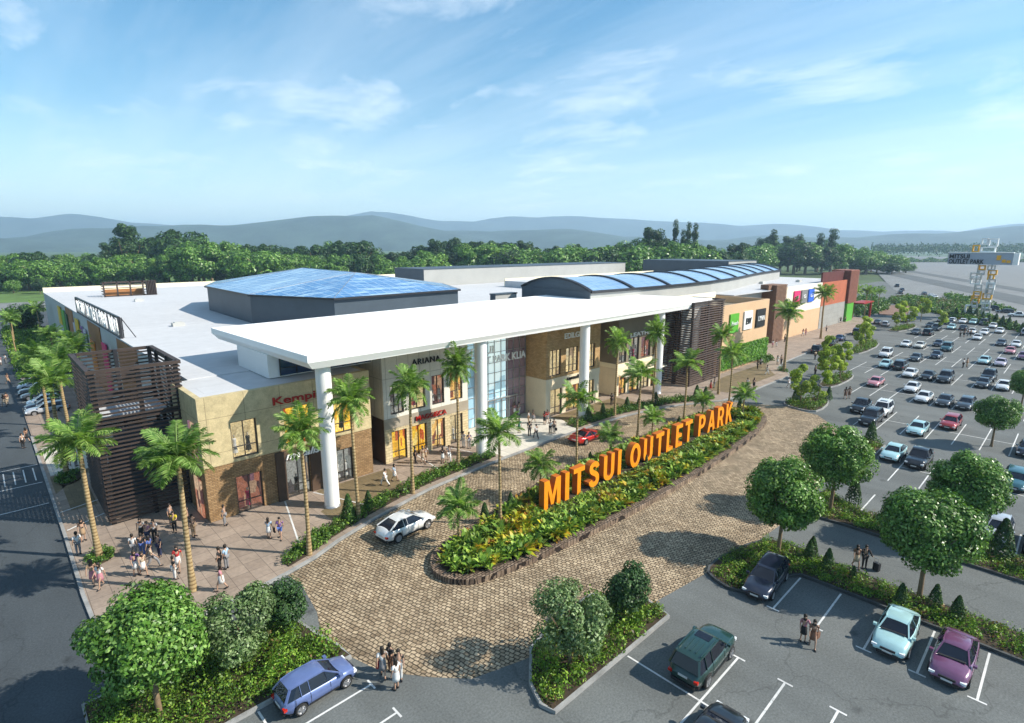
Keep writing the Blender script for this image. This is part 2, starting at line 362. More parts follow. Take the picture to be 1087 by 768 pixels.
def curtain():
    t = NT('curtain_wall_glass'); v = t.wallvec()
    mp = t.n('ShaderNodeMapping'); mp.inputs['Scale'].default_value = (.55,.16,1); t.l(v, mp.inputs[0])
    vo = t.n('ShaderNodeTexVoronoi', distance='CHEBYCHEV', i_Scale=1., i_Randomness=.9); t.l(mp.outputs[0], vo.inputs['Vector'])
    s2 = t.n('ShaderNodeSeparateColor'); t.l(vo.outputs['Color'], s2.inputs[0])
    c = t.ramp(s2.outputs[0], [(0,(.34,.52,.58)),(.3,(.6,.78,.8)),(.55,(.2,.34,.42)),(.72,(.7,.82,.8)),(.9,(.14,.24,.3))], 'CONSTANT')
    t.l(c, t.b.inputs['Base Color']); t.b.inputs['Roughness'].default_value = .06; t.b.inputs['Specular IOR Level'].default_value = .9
    t.l(c, t.b.inputs['Emission Color']); t.b.inputs['Emission Strength'].default_value = .42  # glow added to brighten the entrance glass, no lamp behind it
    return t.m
M['curtain'] = curtain()
M['curtainred'] = brickmat('plum_glass', (.30,.20,.23), (.42,.29,.31), (.3,.3,.3), 1.1, 1.3, .02, 'wall', .2, 1., 0, rough=.1, spec=.9)
# plants
M['leaf'] = leafmat('broad_leaf', (.04,.11,.014), (.12,.26,.035), (.32,.50,.14), rough=.38)
M['leafdark'] = leafmat('dark_leaf', (.014,.045,.014), (.04,.10,.028), (.10,.19,.06))
M['leafgrey'] = leafmat('grey_green_leaf', (.035,.075,.02), (.13,.22,.07), (.36,.46,.24))
M['leafyoung'] = leafmat('young_leaf', (.16,.25,.015), (.36,.48,.04), (.60,.68,.12), .35)
M['palmleaf'] = leafmat('palm_leaf', (.08,.17,.03), (.22,.38,.08), (.44,.58,.20), .38)
M['bark'] = mat('bark', (.20,.14,.08), .9, .3, 3., bump=.6, world=False)
def palmbark():
    t = NT('palm_bark'); v = t.obj(); w = t.n('ShaderNodeTexWave', wave_type='BANDS', bands_direction='Z', i_Scale=1.15, i_Distortion=2.5, i_Detail=3.); t.l(v, w.inputs['Vector'])
    n = t.noise(v, 1.4, 5, .7); c = t.mix(1., t.ramp(w.outputs['Fac'], [(.0,(.20,.13,.055)),(.35,(.37,.26,.12)),(1,(.42,.31,.16))]), t.ramp(n, [(.3,(.7,)*3),(.7,(1.12,)*3)]), 'MULTIPLY')
    t.l(c, t.b.inputs['Base Color']); t.b.inputs['Roughness'].default_value = .9; t.bump(w.outputs['Fac'], .4, .03); return t.m
M['palmbark'] = palmbark()
M['cover'] = leafmat('ground_cover', (.04,.11,.01), (.14,.28,.025), (.34,.48,.07), .2, big=.5, nscale=.6)
M['hedge'] = leafmat('hedge_leaf', (.025,.08,.01), (.09,.20,.025), (.22,.36,.06), .2, big=.4)
M['cone'] = leafmat('conifer_leaf', (.015,.05,.01), (.04,.10,.02), (.09,.18,.03), .15)
M['greenwall'] = leafmat('green_wall_leaf', (.05,.16,.01), (.13,.34,.02), (.28,.52,.06), .2, big=.3, nscale=1.)
def bloommat():
    t = NT('mixed_bed_leaf'); g = t.n('ShaderNodeNewGeometry')
    a = t.ramp(g.outputs['Random Per Island'], [(0,(.06,.15,.015)),(.5,(.20,.36,.04)),(1,(.42,.56,.10))])
    b = t.ramp(g.outputs['Random Per Island'], [(0,(.30,.34,.01)),(.6,(.75,.60,.02)),(.85,(.6,.20,.02)),(1,(.3,.03,.02))])
    n = t.noise(t.pos(), .55, 3, .6); c = t.mix(t.ramp(n, [(.52,(0,)*3),(.60,(.8,)*3)]), a, b)
    n2 = t.noise(t.pos(), .3, 3); c = t.mix(1., c, t.ramp(n2, [(.3,(.6,)*3),(.7,(1.15,)*3)]), 'MULTIPLY')
    t.l(c, t.b.inputs['Base Color']); t.b.inputs['Roughness'].default_value = .5; t.b.inputs['Specular IOR Level'].default_value = .3
    tr = t.n('ShaderNodeBsdfTranslucent'); t.l(c, tr.inputs[0]); mx = t.n('ShaderNodeMixShader'); mx.inputs[0].default_value = .22
    t.l(t.b.outputs[0], mx.inputs[1]); t.l(tr.outputs[0], mx.inputs[2]); t.l(mx.outputs[0], t.out.inputs[0]); return t.m
M['bloom'] = bloommat()
M['redcover'] = leafmat('reddish_shrub_leaf', (.06,.05,.015), (.16,.13,.03), (.34,.20,.10), .2)
# cars and people
M['carpaint'] = objmat('car_paint', .28, .9, .15); M['cloth'] = objmat('cloth', .85, 0, 0, .15); M['hair'] = mat('hair', (.02,.014,.01), .6, .2, 5.)
M['carglass'] = glassmat('car_glass', (.010,.014,.024), .03); M['carglass'].node_tree.nodes['Principled BSDF'].inputs['Specular IOR Level'].default_value = .45; M['tyre'] = mat('tyre', (.018,.018,.018), .85, .2, 5.); M['rim'] = mat('wheel_rim', (.55,.55,.56), .3, .05, 3., .8)
M['lamp'] = mat('headlight_lens', (.75,.78,.8), .1, .05, 3.); M['tail'] = mat('tail_light_lens', (.45,.02,.01), .15, .1, 3.); M['trim'] = mat('black_trim', (.02,.02,.022), .5, .1, 3.)
M['plate'] = mat('number_plate', (.6,.6,.58), .5, .05, 1.); M['skin'] = mat('skin', (.42,.26,.18), .6, .08, 5.)
# ---------------------------------------------------------------- ground, roads, paving
g = MB(); g.sheet([(-11500,-11500),(11500,-11500),(11500,11500),(-11500,11500)], -.35); structure('ground', g, M['field'])
g = MB(); g.sheet([(-420,258),(60,258),(330,560),(-420,560)], -.2); structure('lawn', g, M['grass'])
g = MB(); g.sheet([(2.6,-150),(420,-150),(420,95),(200,95),(190,60),(2.6,60)], 0); structure('parking_lot', g, M['asphalt'])
g = MB(); g.sheet([(-60,-150),(2.6,-150),(2.6,84),(7.2,84),(7.2,122),(3.2,122),(3.2,203),(16,203),(30,250),(-60,250)], 0); structure('side_road', g, M['road'])
g = MB(); g.sheet([*[G(*q) for q in ((-120,338),(-120,327),(66,319),(66,325))]], -.1); structure('cross_road', g, M['expanse'])
g = MB(); g.sheet([(212,-200),(212,9),(228,22),(300,56),(350,72),(640,150),(1592,330),(1500,60),(1400,-500)], .05); structure('far_paving', g, M['expanse'])
g = MB()
for (a, b, w) in (((150,-48),(690,172),15), ((262,-26),(735,163),9)):
    d = Vector((b[0]-a[0], b[1]-a[1])).normalized(); n = Vector((-d.y, d.x))*w/2
    g.sheet([(a[0]+n.x,a[1]+n.y),(b[0]+n.x,b[1]+n.y),(b[0]-n.x,b[1]-n.y),(a[0]-n.x,a[1]-n.y)], .12)
structure('far_road', g, M['lane'])
KERB = [(2.3,84),(2.3,52),(2.2,42),(2.3,37.2),(3.2,35.2),(5.2,34.6),(8.0,34.5),(12.6,35.3),(14.9,35.9),(17.2,36.9),(21.0,38.1),(25.3,39.1),(27.6,39.6),(33,40.1),(38.7,40.4),(49.8,40.7),(58.9,40.2),(65,39.1),(69.1,37.8),(76.0,34.6),(80,34.),(99.6,33.8),(101.5,34.8),(104,37.6),(109.4,38.8),(125,39.3),(161,41.2),(196,43.0)]
g = MB(); g.prism(KERB+[(200,52),(190,60),(2.3,100)], 0, .13); structure('plaza', g, M['paving'])
g = MB(); g.prism([(7.2,100.01),(12.5,100.01),(12.5,190),(11.0,190),(11.0,122),(7.2,122)], 0, .125); g.prism([(7.2,84.3),(12.5,84.3),(12.5,99.9),(7.2,99.9)], .0, .128); structure('side_pavement', g, M['paving'])
g = MB(); ribbon(g, KERB, .22, 0, .15); structure('kerb', g, M['kerb'])
g = MB()
for q in ([(18.3,39.0),(26.2,41.4),(27.4,46.3),(19.8,46.3),(19.9,43.0),(18.3,42.2)], [(29,41),(37.6,41.6),(37.6,43.4),(27.8,43.0)], [(53.5,42.0),(66,41.5),(66,46.4),(52.0,46.4),(50.9,43.5)],
          [(80.5,36),(98,35.6),(103.5,39.4),(108,41.0),(90,41.2),(80,39.5)], [(3.2,57),(5.0,57),(5.0,66),(3.2,66)], [(2.6,62),(5.0,66.1),(11,66.1),(11,67.2),(2.6,67.2)]):
    g.prism(q, .131, .139)
structure('brown_paving', g, M['brownpave'])
g = MB(); g.prism([(37.9,40.55),(50.6,40.85),(52.0,44.5),(50.8,50.1),(38.8,50.1),(37.7,45)], .131, .142); g.prism([(2.7,67.5),(6.8,67.5),(6.8,78),(2.7,78)], .131, .142); structure('white_paving', g, M['whitepave'])
g = MB()
for a, b in (((16.9,46.2),(14.6,37.6)), ((19.5,46.2),(21.8,40.3)), ((31.5,47.3),(30.8,41.8)), ((35.2,47.3),(36.9,41.9)), ((2.5,57.2),(8.5,59.0)), ((2.5,53),(5.1,54.5))):
    g.bar((*a,.137), (*b,.137), .13, .012)
structure('paving_line', g, M['paint'])
COBB = [(12.6,35.1),(14.9,35.7),(17.2,36.7),(21.0,37.9),(25.3,38.9),(27.6,39.4),(33,39.9),(38.7,40.2),(49.8,40.5),(58.9,40.0),(65,38.9),(69.1,37.6),(76.0,34.4),(77.8,30.7),(79.7,26.9),(78.8,24.5),(78.4,22.6),(73.5,18.6),(66,16.1),(58,15.1),(51,14.5),(47.1,14.3),(40.3,14.7),(34.1,15.3),(28.3,16.1),(22.5,17.3),(18.5,18.4),(15.7,19.3),(14.2,20.9),(13.2,22.2),(12.4,23.6),(11.95,25.1),(11.6,28),(12.3,30),(12.8,33.3)]
g = MB(); g.sheet(COBB, .008); structure('cobbled_forecourt', g, M['cobble'])
g = MB(); g.sheet([(2.6,31.2),(11.2,30.6),(12.4,30.2),(12.8,33.3),(12.5,35.0),(8,34.3),(2.6,34.3)], .004); structure('service_lane', g, M['lane'])
# ---------------------------------------------------------------- painted markings
g = MB(); Z = .012; w = .11
def mk(x0, y0, x1, y1, z=Z, ww=w): 
    g.sheet([(x0-(ww/2 if x0 == x1 else 0), y0-(ww/2 if y0 == y1 else 0)), (x1+(ww/2 if x0 == x1 else 0), y0-(ww/2 if y0 == y1 else 0)), (x1+(ww/2 if x0 == x1 else 0), y1+(ww/2 if y0 == y1 else 0)), (x0-(ww/2 if x0 == x1 else 0), y1+(ww/2 if y0 == y1 else 0))], z)
YS = lambda k: .85+2.46*k
for k in range(-6, 5): mk(32.85, YS(k), 37.5, YS(k)); mk(32.8, YS(k)-.38, 32.8, YS(k)+.38, Z+.004)
for k in range(-8, 5):
    mk(19.0, YS(k)-.35+.3*0, 27.1, YS(k)-.35); mk(27.15, YS(k)-.73, 27.15, YS(k)+.03, Z+.004); mk(18.95, YS(k)-.73, 18.95, YS(k)+.03, Z+.004)
mk(22.9, -20, 22.9, 14.6, Z+.004)
for k in range(0, 9): mk(6.95, 24.7-2.42*k+.3, 11.7, 24.7-2.42*k+.3) if k else mk(6.95, 22.6, 6.95, 24.85, Z+.004)
for k in range(1, 9): mk(11.75, 25-2.42*k-.38, 11.75, 25-2.42*k+.38, Z+.004)
for k in range(-9, 5): mk(51.4, YS(k), 56.0, YS(k))
rows = {65.3:(4.9,5.6,4), 82.4:(5.2,5.3,7), 99.8:(5.2,5.2,9), 117.2:(5.6,5.6,11), 134.6:(5.6,5.6,11), 152.:(5.6,6,11), 169.4:(5.6,5.6,11), 187.:(5.6,5.6,11), 204.5:(5,3.5,8)}
for c, (a, b, top) in rows.items():
    for k in range(-14, top+1):
        kk = YS(k); mk(c-a, kk, c+b, kk)
    mk(c, YS(-14), c, YS(top), Z+.004)
for y in (94,96.6,99.2,101.8,104.4,107,109.6,112.2,114.8,117.4): mk(2.6, y, 7.1, y, Z, .12)
# crossing: ladder between two long lines
mk(-14, 66.6, 2.0, 66.6, Z, .14); mk(-14, 72.6, 2.0, 72.6, Z, .14); mk(-14, 60.5, 2.0, 60.5, Z, .12)
for i in range(22): mk(1.6-.74*i, 67.5, 1.6-.74*i, 71.7, Z+.004, .10)
mk(-16, 72.6, -16, 250, Z, .14)
structure('road_marking', g, M['paint'])
# ---------------------------------------------------------------- hills
def ridge(name, R0, W, prof, amp, seed, m):
    NA, NR = 260, 22; rg = np.random.default_rng(seed); ph = rg.uniform(0, 6.28, 12)
    V = []; xs = [p[0] for p in prof]; ys = [p[1] for p in prof]
    for j in range(NR):
        q = j/(NR-1)*2-1
        for i in range(NA):
            px = -500+2100*i/(NA-1); y = np.interp(px, xs, ys)+2.5
            az = math.atan2((px-CX), FPX)                      # right of forward
            top = CAMH+(YH-y)/FPX*R0*math.cos(az)*1.02
            nz = sum(math.sin((i*.07*(k+1)+ph[k]+q*(1.5+k)))/(k+1.2) for k in range(12))
            h = top*max(0, 1-abs(q)**1.6)+nz*amp*(1-q*q)
            rr = R0+q*W; a = TH-az
            V.append((rr*math.cos(a), rr*math.sin(a), h-6 if abs(q) < 1 else -30))
    F = [(j*NA+i, (j+1)*NA+i, (j+1)*NA+i+1, j*NA+i+1) for j in range(NR-1) for i in range(NA-1)]
    me = np_mesh(name, np.array(V), np.array(F), m); me.polygons.foreach_set('use_smooth', [True]*len(F))
    o = link(name, me); tag(o, kind='structure')
M['hill'] = mat('wooded_hill', (.05,.075,.06), .95, .5, .006); M['hillfar'] = mat('far_hill', (.06,.08,.075), .95, .4, .004)
ridge('hills', 3600, 800, [(-500,252),(0,246),(60,241),(160,238),(240,240),(300,236),(400,229),(450,238),(520,246),(600,242),(700,249),(800,246),(900,250),(1000,247),(1087,243),(1500,246)], 20, 3, M['hill'])
ridge('hills', 6300, 1000, [(-500,236),(0,233),(90,226),(150,230),(250,237),(330,233),(400,230),(470,236),(540,231),(640,232),(720,238),(820,236),(960,240),(1087,236),(1500,234)], 40, 5, M['hillfar'])
# ---------------------------------------------------------------- the mall
def text_mesh(s, size, depth, bold=.0, shear=0., space=1.0, xs=1.0):
    cu = bpy.data.curves.new('txt', 'FONT'); cu.body = s; cu.size = size; cu.extrude = depth/2; cu.offset = bold; cu.shear = shear
    cu.space_character = space; cu.align_x = 'LEFT'; cu.align_y = 'BOTTOM_BASELINE'; cu.space_line = .9
    o = bpy.data.objects.new('txt', cu); COL.objects.link(o); bpy.context.view_layer.update()
    me = bpy.data.meshes.new_from_object(o.evaluated_get(bpy.context.evaluated_depsgraph_get()))
    bpy.data.objects.remove(o); bpy.data.curves.remove(cu)
    me.transform(Matrix.Diagonal((xs,1,1,1))); me.transform(Matrix.Rotation(math.pi/2, 4, 'X')); return me
def sign_text(s, x0, x1, y, z0, h, m, parent, depth=.12, bold=.0, shear=0., rot=0., name='sign_lettering', space=1.):
    "lettering of cap height h that runs from x0 to x1 on the plane y (or along -Y when rot is set)"
    me = text_mesh(s, h/.72, depth, bold*h, shear, space)
    a = np.empty(len(me.vertices)*3); me.vertices.foreach_get('co', a); a = a.reshape(-1,3)
    mn, mx = a.min(0), a.max(0); k = abs(x1-x0)/max(mx[0]-mn[0], 1e-6)
    a[:,0] = (a[:,0]-mn[0])*k; me.vertices.foreach_set('co', a.ravel()); me.materials.clear(); me.materials.append(m)
    o = link(name, me, parent); o.rotation_euler.z = rot; o.location = (x0, y, z0) if not rot else (y, x0, z0); return o
def wall_front(mb, x0, x1, z0, z1, y, th, ops, mi=0):
    "upright wall facing -Y with openings (ox0, ox1, oz0, oz1)"
    xs = sorted({x0, x1, *[min(max(v, x0), x1) for o in ops for v in o[:2]]}); 
    for a, b in zip(xs, xs[1:]):
        if b-a < 1e-6: continue
        c = (a+b)/2; cut = sorted((max(o[2], z0), min(o[3], z1)) for o in ops if o[0] <= c <= o[1] and o[3] > z0 and o[2] < z1)
        z = z0
        for p, q in cut:
            if p > z: mb.box(a, b, y, y+th, z, p, mi)
            z = max(z, q)
        if z < z1: mb.box(a, b, y, y+th, z, z1, mi)
def window(par, x0, x1, z0, z1, y, lit, name='shop_window', mull=2, trans=1, figures=0, depth=1.1, label=None):
    g = MB(); f = .09
    g.box(x0, x0+f, y+.12, y+.3, z0, z1); g.box(x1-f, x1, y+.12, y+.3, z0, z1); g.box(x0+f, x1-f, y+.12, y+.3, z1-f, z1); g.box(x0+f, x1-f, y+.12, y+.3, z0, z0+f)
    for i in range(1, mull+1):
        c = x0+(x1-x0)*i/(mull+1); g.box(c-.03, c+.03, y+.14, y+.28, z0+f, z1-f)
    for i in range(1, trans+1):
        c = z0+(z1-z0)*(.3 if trans == 1 else i/(trans+1)); g.box(x0+f, x1-f, y+.145, y+.275, c-.03, c+.03)
    w = g.build('window_frame' if name == 'shop_window' else name, M['frame'], par); w.name = name; tag(w, label)
    p = MB(); p.box(x0+f, x1-f, y+.2, y+.215, z0+f, z1-f); p.build('pane', M['shopglass'], w)
    d = MB(); yb = y+depth
    d.box(x0-.05, x1+.05, yb, yb+.1, z0-.05, z1+.05); d.box(x0-.06, x0-.005, y+.31, yb, z0, z1); d.box(x1+.005, x1+.06, y+.31, yb, z0, z1)
    d.box(x0-.05, x1+.05, y+.31, yb, z0-.08, z0-.005); d.box(x0-.05, x1+.05, y+.31, yb, z1+.005, z1+.08)
    d.build('display', M[lit], w)
    for i in range(figures):
        cx = x0+(x1-x0)*(i+.5)/figures+random.uniform(-.15,.15); q = MB(); yy = y+.62; zz = z0+.1
        q.lathe([(.05,zz),(.07,zz+.45),(.12,zz+.85),(.14,zz+1.0),(.10,zz+1.15),(.17,zz+1.38),(.16,zz+1.45),(.05,zz+1.5),(.05,zz+1.55)], cx, yy, 10)
        q.lathe([(.02,zz+1.54),(.08,zz+1.6),(.09,zz+1.68),(.06,zz+1.77),(.0,zz+1.79)], cx, yy, 10)
        q.build('mannequin', M['mannequin'], w)
        e = MB(); e.lathe([(.25,zz+.25),(.2,zz+.6),(.155,zz+.95),(.14,zz+1.1),(.19,zz+1.35),(.18,zz+1.44),(.08,zz+1.5)], cx, yy, 10)
        e.build('dress', random.choice([M['signblack'], M['poster_pink'], M['poster_blue'], M['signred'], M['signwhite']]), w)
    return w
def base(name, label, cat, group=None, loc=(0,0,0)): return empty(name, loc, 0, label, cat, group)
H0 = 10.35
# main hall -------------------------------------------------------
mall = base('shopping_mall', 'huge low mall hall with flat pale grey roof behind the shop fronts', 'shopping mall')
g = MB(); g.box(12.4, 12.8, 52, 186, .13, H0); g.box(12.8, 190, 185.6, 186, 0, H0); g.box(12.8, 50.0, 53.6, 54, .13, H0); g.box(62.25, 66.3, 50.2, 50.6, .13, 12.4); g.box(50., 79, 53.6, 54, .13, H0)
g.box(78.0, 90, 47.5, 48, .13, 12.2); g.box(189.6, 190, 54, 186, 0, H0); g.box(111.2, 131.8, 52.2, 52.6, .13, 12.2)
g.build('wall', M['wallgrey'], mall)
g = MB(); g.box(12.3, 190.1, 60.0, 186.1, H0, H0+.18); g.box(12.3, 111, 54.0, 60.0, H0, H0+.178); g.box(111, 190, 49.9, 59.99, 12.15, 12.3); g.box(111, 190, 60, 118, H0+.19, 12.3)
rf = g.build('roof', M['roof'], mall)
g = MB(); g.box(12.4, 190, 186.12, 186.5, H0-.6, H0+1.3); g.box(190.12, 190.5, 118.2, 186.5, H0-.6, H0+1.3); g.box(111.0, 190, 118.02, 118.3, H0+.2, 12.9)
g.build('parapet', M['cream'], mall)
for (y0, y1) in ((131,141), (100.5,112), (75.2,87)):
    g = MB(); g.box(12.26, 12.38, y0, y1, .2, H0-.05); tag(g.build('wall_panel', M['orangepanel'], mall), 'orange brown upright cladding panel')
for (y0, y1, z0, z1, k) in ((149,153.5,5.8,9.6,'poster_yellow'), (142.5,147,4.6,9.3,'poster_green'), (138.,141.5,4,9,'poster_darkgreen'), (127,129.5,4.5,8.3,'poster_pale'), (122.5,126.5,5.,9.4,'poster_yellow'),
                        (118.3,120.2,3.6,8.6,'poster_violet'), (114.6,117,3.8,8.4,'poster_pale'), (106.4,110.6,2.4,7.4,'poster_orange'), (95.2,98.8,4.8,8.4,'poster_pink'), (95.4,98.6,1.2,4.7,'poster_pink')):
    g = MB(); g.box(12.06, 12.2, y0, y1, z0, z1); tag(g.build('poster', M[k], mall), k.split('_')[1]+' hanging poster')
# octagonal glass hall
OC = [(35.9,73.1),(58.6,73.9),(65.5,88),(65.5,111),(58,125),(36,125),(30.5,111.9),(29.6,87.5)]
oc = MB(); oc.prism(OC, H0+.2, 14.75); oct_ = oc.build('skylight_drum', M['charcoal'], mall); tag(oct_, 'dark grey eight-sided drum under the blue glass roof')
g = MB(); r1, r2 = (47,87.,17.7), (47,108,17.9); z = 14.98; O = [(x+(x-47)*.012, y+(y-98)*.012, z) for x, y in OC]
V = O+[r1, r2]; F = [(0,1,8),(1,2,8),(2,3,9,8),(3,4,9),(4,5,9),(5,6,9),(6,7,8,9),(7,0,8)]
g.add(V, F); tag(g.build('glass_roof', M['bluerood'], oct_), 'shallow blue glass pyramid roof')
g = MB(); ribbon(g, [(x+(x-47)*.014, y+(y-98)*.014) for x, y in OC], .35, 14.7, 14.97, True); g.build('eave', M['darkmetal'], oct_)
g = MB()
for i, k in ((0,8),(1,8),(2,8),(3,9),(4,9),(5,9),(6,9),(7,8),(8,9)):
    a, b = V[i], V[k]; g.bar((a[0],a[1],a[2]+.02), (b[0],b[1],b[2]+.03), .08, .05)
g.build('ridge_bar', M['steel'], oct_)
# curved glass vault
VC = [(71.5,63.6),(80,62.9),(90,62.5),(100,62.5),(110,63.1),(121,64.6),(133,66.9),(145,69.6),(156,71.8),(167,73.5),(178,75.)]
def vault_frames(pts):
    out = []
    for i, p in enumerate(pts):
        a, b = pts[max(i-1,0)], pts[min(i+1,len(pts)-1)]; t = Vector((b[0]-a[0], b[1]-a[1])).normalized(); out.append((p, Vector((-t.y, t.x))))
    return out
HWV = 8.4
va = MB(); NS = 14; fr = vault_frames(VC)
def arc(k, hw=HWV, rise=1.9, z=14.85):
    s = -1+2*k/NS; return s*hw, z+rise*(1-s*s)
vs = []
for (p, n) in fr:
    for k in range(NS+1):
        o, z = arc(k); vs.append((p[0]+n.x*o, p[1]+n.y*o, z))
m_ = NS+1
va.add(vs, [(i*m_+k, (i+1)*m_+k, (i+1)*m_+k+1, i*m_+k+1) for i in range(len(fr)-1) for k in range(NS)], 0, True)
vw = MB(); side = [(p[0]-n.x*HWV*.985, p[1]-n.y*HWV*.985) for p, n in fr]; back = [(p[0]+n.x*HWV*.985, p[1]+n.y*HWV*.985) for p, n in fr]
vw.prism(side+back[::-1], H0+.19, 14.75)
vault = vw.build('skylight_wall', M['lightwall'], mall); tag(vault, 'long pale wall carrying the arched skylight')
tag(va.build('arched_skylight', M['skylight'], vault), 'long arched pale blue glass skylight')
for ii in (0, len(fr)-1):
    ge = MB()
    p, n = fr[ii]; e = [(p[0]+n.x*arc(k)[0], p[1]+n.y*arc(k)[0], arc(k)[1]-.06) for k in range(NS+1)]
    dx = -.12 if ii == 0 else .12
    bt = [(e[-1][0], e[-1][1], 14.4), (e[0][0], e[0][1], 14.4)]; f1 = e+bt; n1 = len(f1)
    ge.add([(x+dx,y,z) for x,y,z in f1], [tuple(range(n1)) if ii else tuple(range(n1))[::-1]]); ge.build('gable', M['charcoal'], vault)
p, n = fr[0]; a = (p[0]-n.x*HWV, p[1]-n.y*HWV); b = (p[0]+n.x*HWV, p[1]+n.y*HWV)
ge = MB(); ge.bar((a[0]-.15,a[1],12.75), (b[0]-.15,b[1],12.75), .2, 4.3); ge.build('dark_end', M['charcoal'], vault)
gb = MB()
for (p, n) in vault_frames([VC[0],(82,62.8),(93,62.45),(104,62.7),(115,63.8),(127,65.7),(139,68.3),(150,70.6),(160,72.5),(170,73.9),(178,75.)]):
    pts = [(p[0]+n.x*arc(k)[0]*1.01, p[1]+n.y*arc(k)[0]*1.01, arc(k)[1]+.08) for k in range(NS+1)]
    for u, v in zip(pts, pts[1:]): gb.bar(u, v, .75, .28)
for sgn in (-1, 1):
    ln = [(p[0]+n.x*HWV*sgn, p[1]+n.y*HWV*sgn, 14.85) for p, n in fr]
    for u, v in zip(ln, ln[1:]): gb.bar(u, v, .5, .42)
gb.build('skylight_rib', M['darkmetal'], vault)
# plant rooms on the roof
for (x0, x1, y0, y1, z0, z1, lab) in ((94.3,203-8,134.6,150,H0+.2,15.4,'long pale plant room across the back of the roof'), (198,222,92,128,0,16.6,'tall plant room behind the far end of the arched skylight'), (66,71.2,72.6,74,H0+.2,13.6,'low pale upstand between the two skylights')):
    g = MB(); g.box(x0, x1, y0, y1, z0, z1); r_ = g.build('plant_room', M['lightwall'], mall); tag(r_, lab)
    g = MB(); g.box(x0-.12, x1+.12, y0-.12, y1+.12, z1+.003, z1+.2); g.build('coping', M['charcoal'], r_)
    g = MB(); g.box(x0-.06, x0-.01, y0+.02, y1-.02, z0, z1); g.build('dark_end', M['charcoal'], r_)  # dark sheet stands for shade on the end turned from the sun
# small rooftop kit
for (x, y) in ((25,70),(20,92),(75,100),(88,115),(110,100),(130,105),(24,140),(60,150),(160,100),(150,60),(165,56)):
    z = 12.3 if x > 111 and y < 118 else H0+.18
    g = MB(); g.box(x, x+1.6, y, y+1.1, z, z+.5); g.box(x+.3, x+1.3, y+.2, y+.9, z+.503, z+.62); g.build('roof_vent', M['wallgrey'], mall)
# upper storey box under the canopy
g = MB(); g.box(17.6, 38, 49.3, 57, H0+.19, 12.66); ub = g.build('clerestory', M['white'], mall); tag(ub, 'white upper box beneath the great canopy')
g = MB(); g.box(18.6, 27.7, 49.2, 49.28, H0+.3, 12.4); cw = g.build('clerestory_window', M['blueglass'], ub)
g = MB(); [g.box(18.6+i*1.5-.04, 18.6+i*1.5+.04, 49.12, 49.19, H0+.3, 12.4) for i in range(7)]; g.box(18.56, 27.64, 49.13, 49.18, 11.3, 11.36); g.build('mullion', M['darkmetal'], cw)
# entrance glass wall
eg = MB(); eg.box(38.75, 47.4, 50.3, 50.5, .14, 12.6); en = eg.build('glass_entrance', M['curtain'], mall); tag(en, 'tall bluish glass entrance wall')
g = MB(); g.box(47.45, 51.0, 50.3, 50.5, .14, 12.6); tag(g.build('plum_glazing', M['curtainred'], en), 'plum coloured glazing on the right of the entrance')
g = MB()
for i in range(12): x = 38.8+i*1.1; g.box(x-.035, x+.035, 50.16, 50.29, .14, 12.6)
for z in (1.3,2.6,3.9,5.2,6.5,7.8,9.1,10.4,11.7): g.box(38.75, 51.0, 50.2, 50.28, z-.035, z+.035)
g.build('mullion', M['steel'], en)
g = MB(); [g.box(44+i*1.25-.05, 44+i*1.25+.05, 50.0, 50.15, .15, 3.0) for i in range(5)]; g.box(43.8, 49.2, 49.9, 50.15, 3.0, 3.15); g.build('entrance_door', M['steel'], en)
sign_text('MITSUI', 40.0, 45.0, 49.9, 9.15, .95, M['signwhite'], en, bold=.025); sign_text('OUTLET PARK KLIA', 40.0, 50.6, 49.9, 7.85, .95, M['signwhite'], en, bold=.025)
# roof sign frames on the side wall
def frame_sign(loc_x, y0, y1, z0, z1, lab, grp, txt):
    s = base('roof_sign', lab, 'sign', grp); g = MB(); n = 15
    for z in (z0, z1): g.bar((loc_x, y0, z), (loc_x, y1, z), .28, .22)
    for i in range(n+1): y = y0+(y1-y0)*i/n; g.bar((loc_x+.25, y, z0), (loc_x+.25, y, z1), .12, .12)
    for yy in (y0, y1): g.bar((loc_x, yy, z0-.3), (loc_x, yy, z1), .3, .3)
    for i in range(0, n, 3): y = y0+(y1-y0)*i/n; g.bar((loc_x+.3, y, z1-.2), (loc_x+1.6, y, z0-.2), .1, .1)
    g.build('frame', M['darkmetal'], s)
    slot = (y1-y0-1.2)/len(txt)
    for i, ch in enumerate(txt):
        if ch != ' ': q = y1-.6-slot*i; wd = slot*(.25 if ch == 'I' else .66); sign_text(ch, q-(slot-wd)/2, q-(slot+wd)/2, loc_x-.1, z0+.35, 1.85, M['signwhite'], s, .12, .03, rot=-math.pi/2, name='letter')
    return s
s = frame_sign(12.5, 84.5, 124, 10.6, 13.2, 'long dark framed sign with white lettering along the side roof edge', None, 'MITSUI OUTLET PARK KLIA')
s = base('slatted_screen', 'small dark slatted screen with tan panels at the far roof edge', 'screen')
g = MB(); x0, x1, y0, y1 = 21.3, 31.6, 157.7, 161.5
for k in range(5):
    z = H0+.2+.62*k+.5
    g.bar((x0,y0,z), (x0,y1,z), .12, .16); g.bar((x0,y1,z), (x1,y1,z), .12, .16); g.bar((x1,y0,z), (x1,y1,z), .12, .16)
for i in range(5): 
    x = x0+(x1-x0)*i/4; g.bar((x,y0,H0+.2), (x,y0,14), .3, .3)
g.bar((x0,y0,13.9), (x1,y0,13.9), .3, .25); g.bar((x0,y0,H0+.35), (x1,y0,H0+.35), .3, .25)
for i in range(6): g.box(x1-1.8+i*.32, x1-1.65+i*.32, y0-.4, y0+1.2, H0+.3, 14.05)
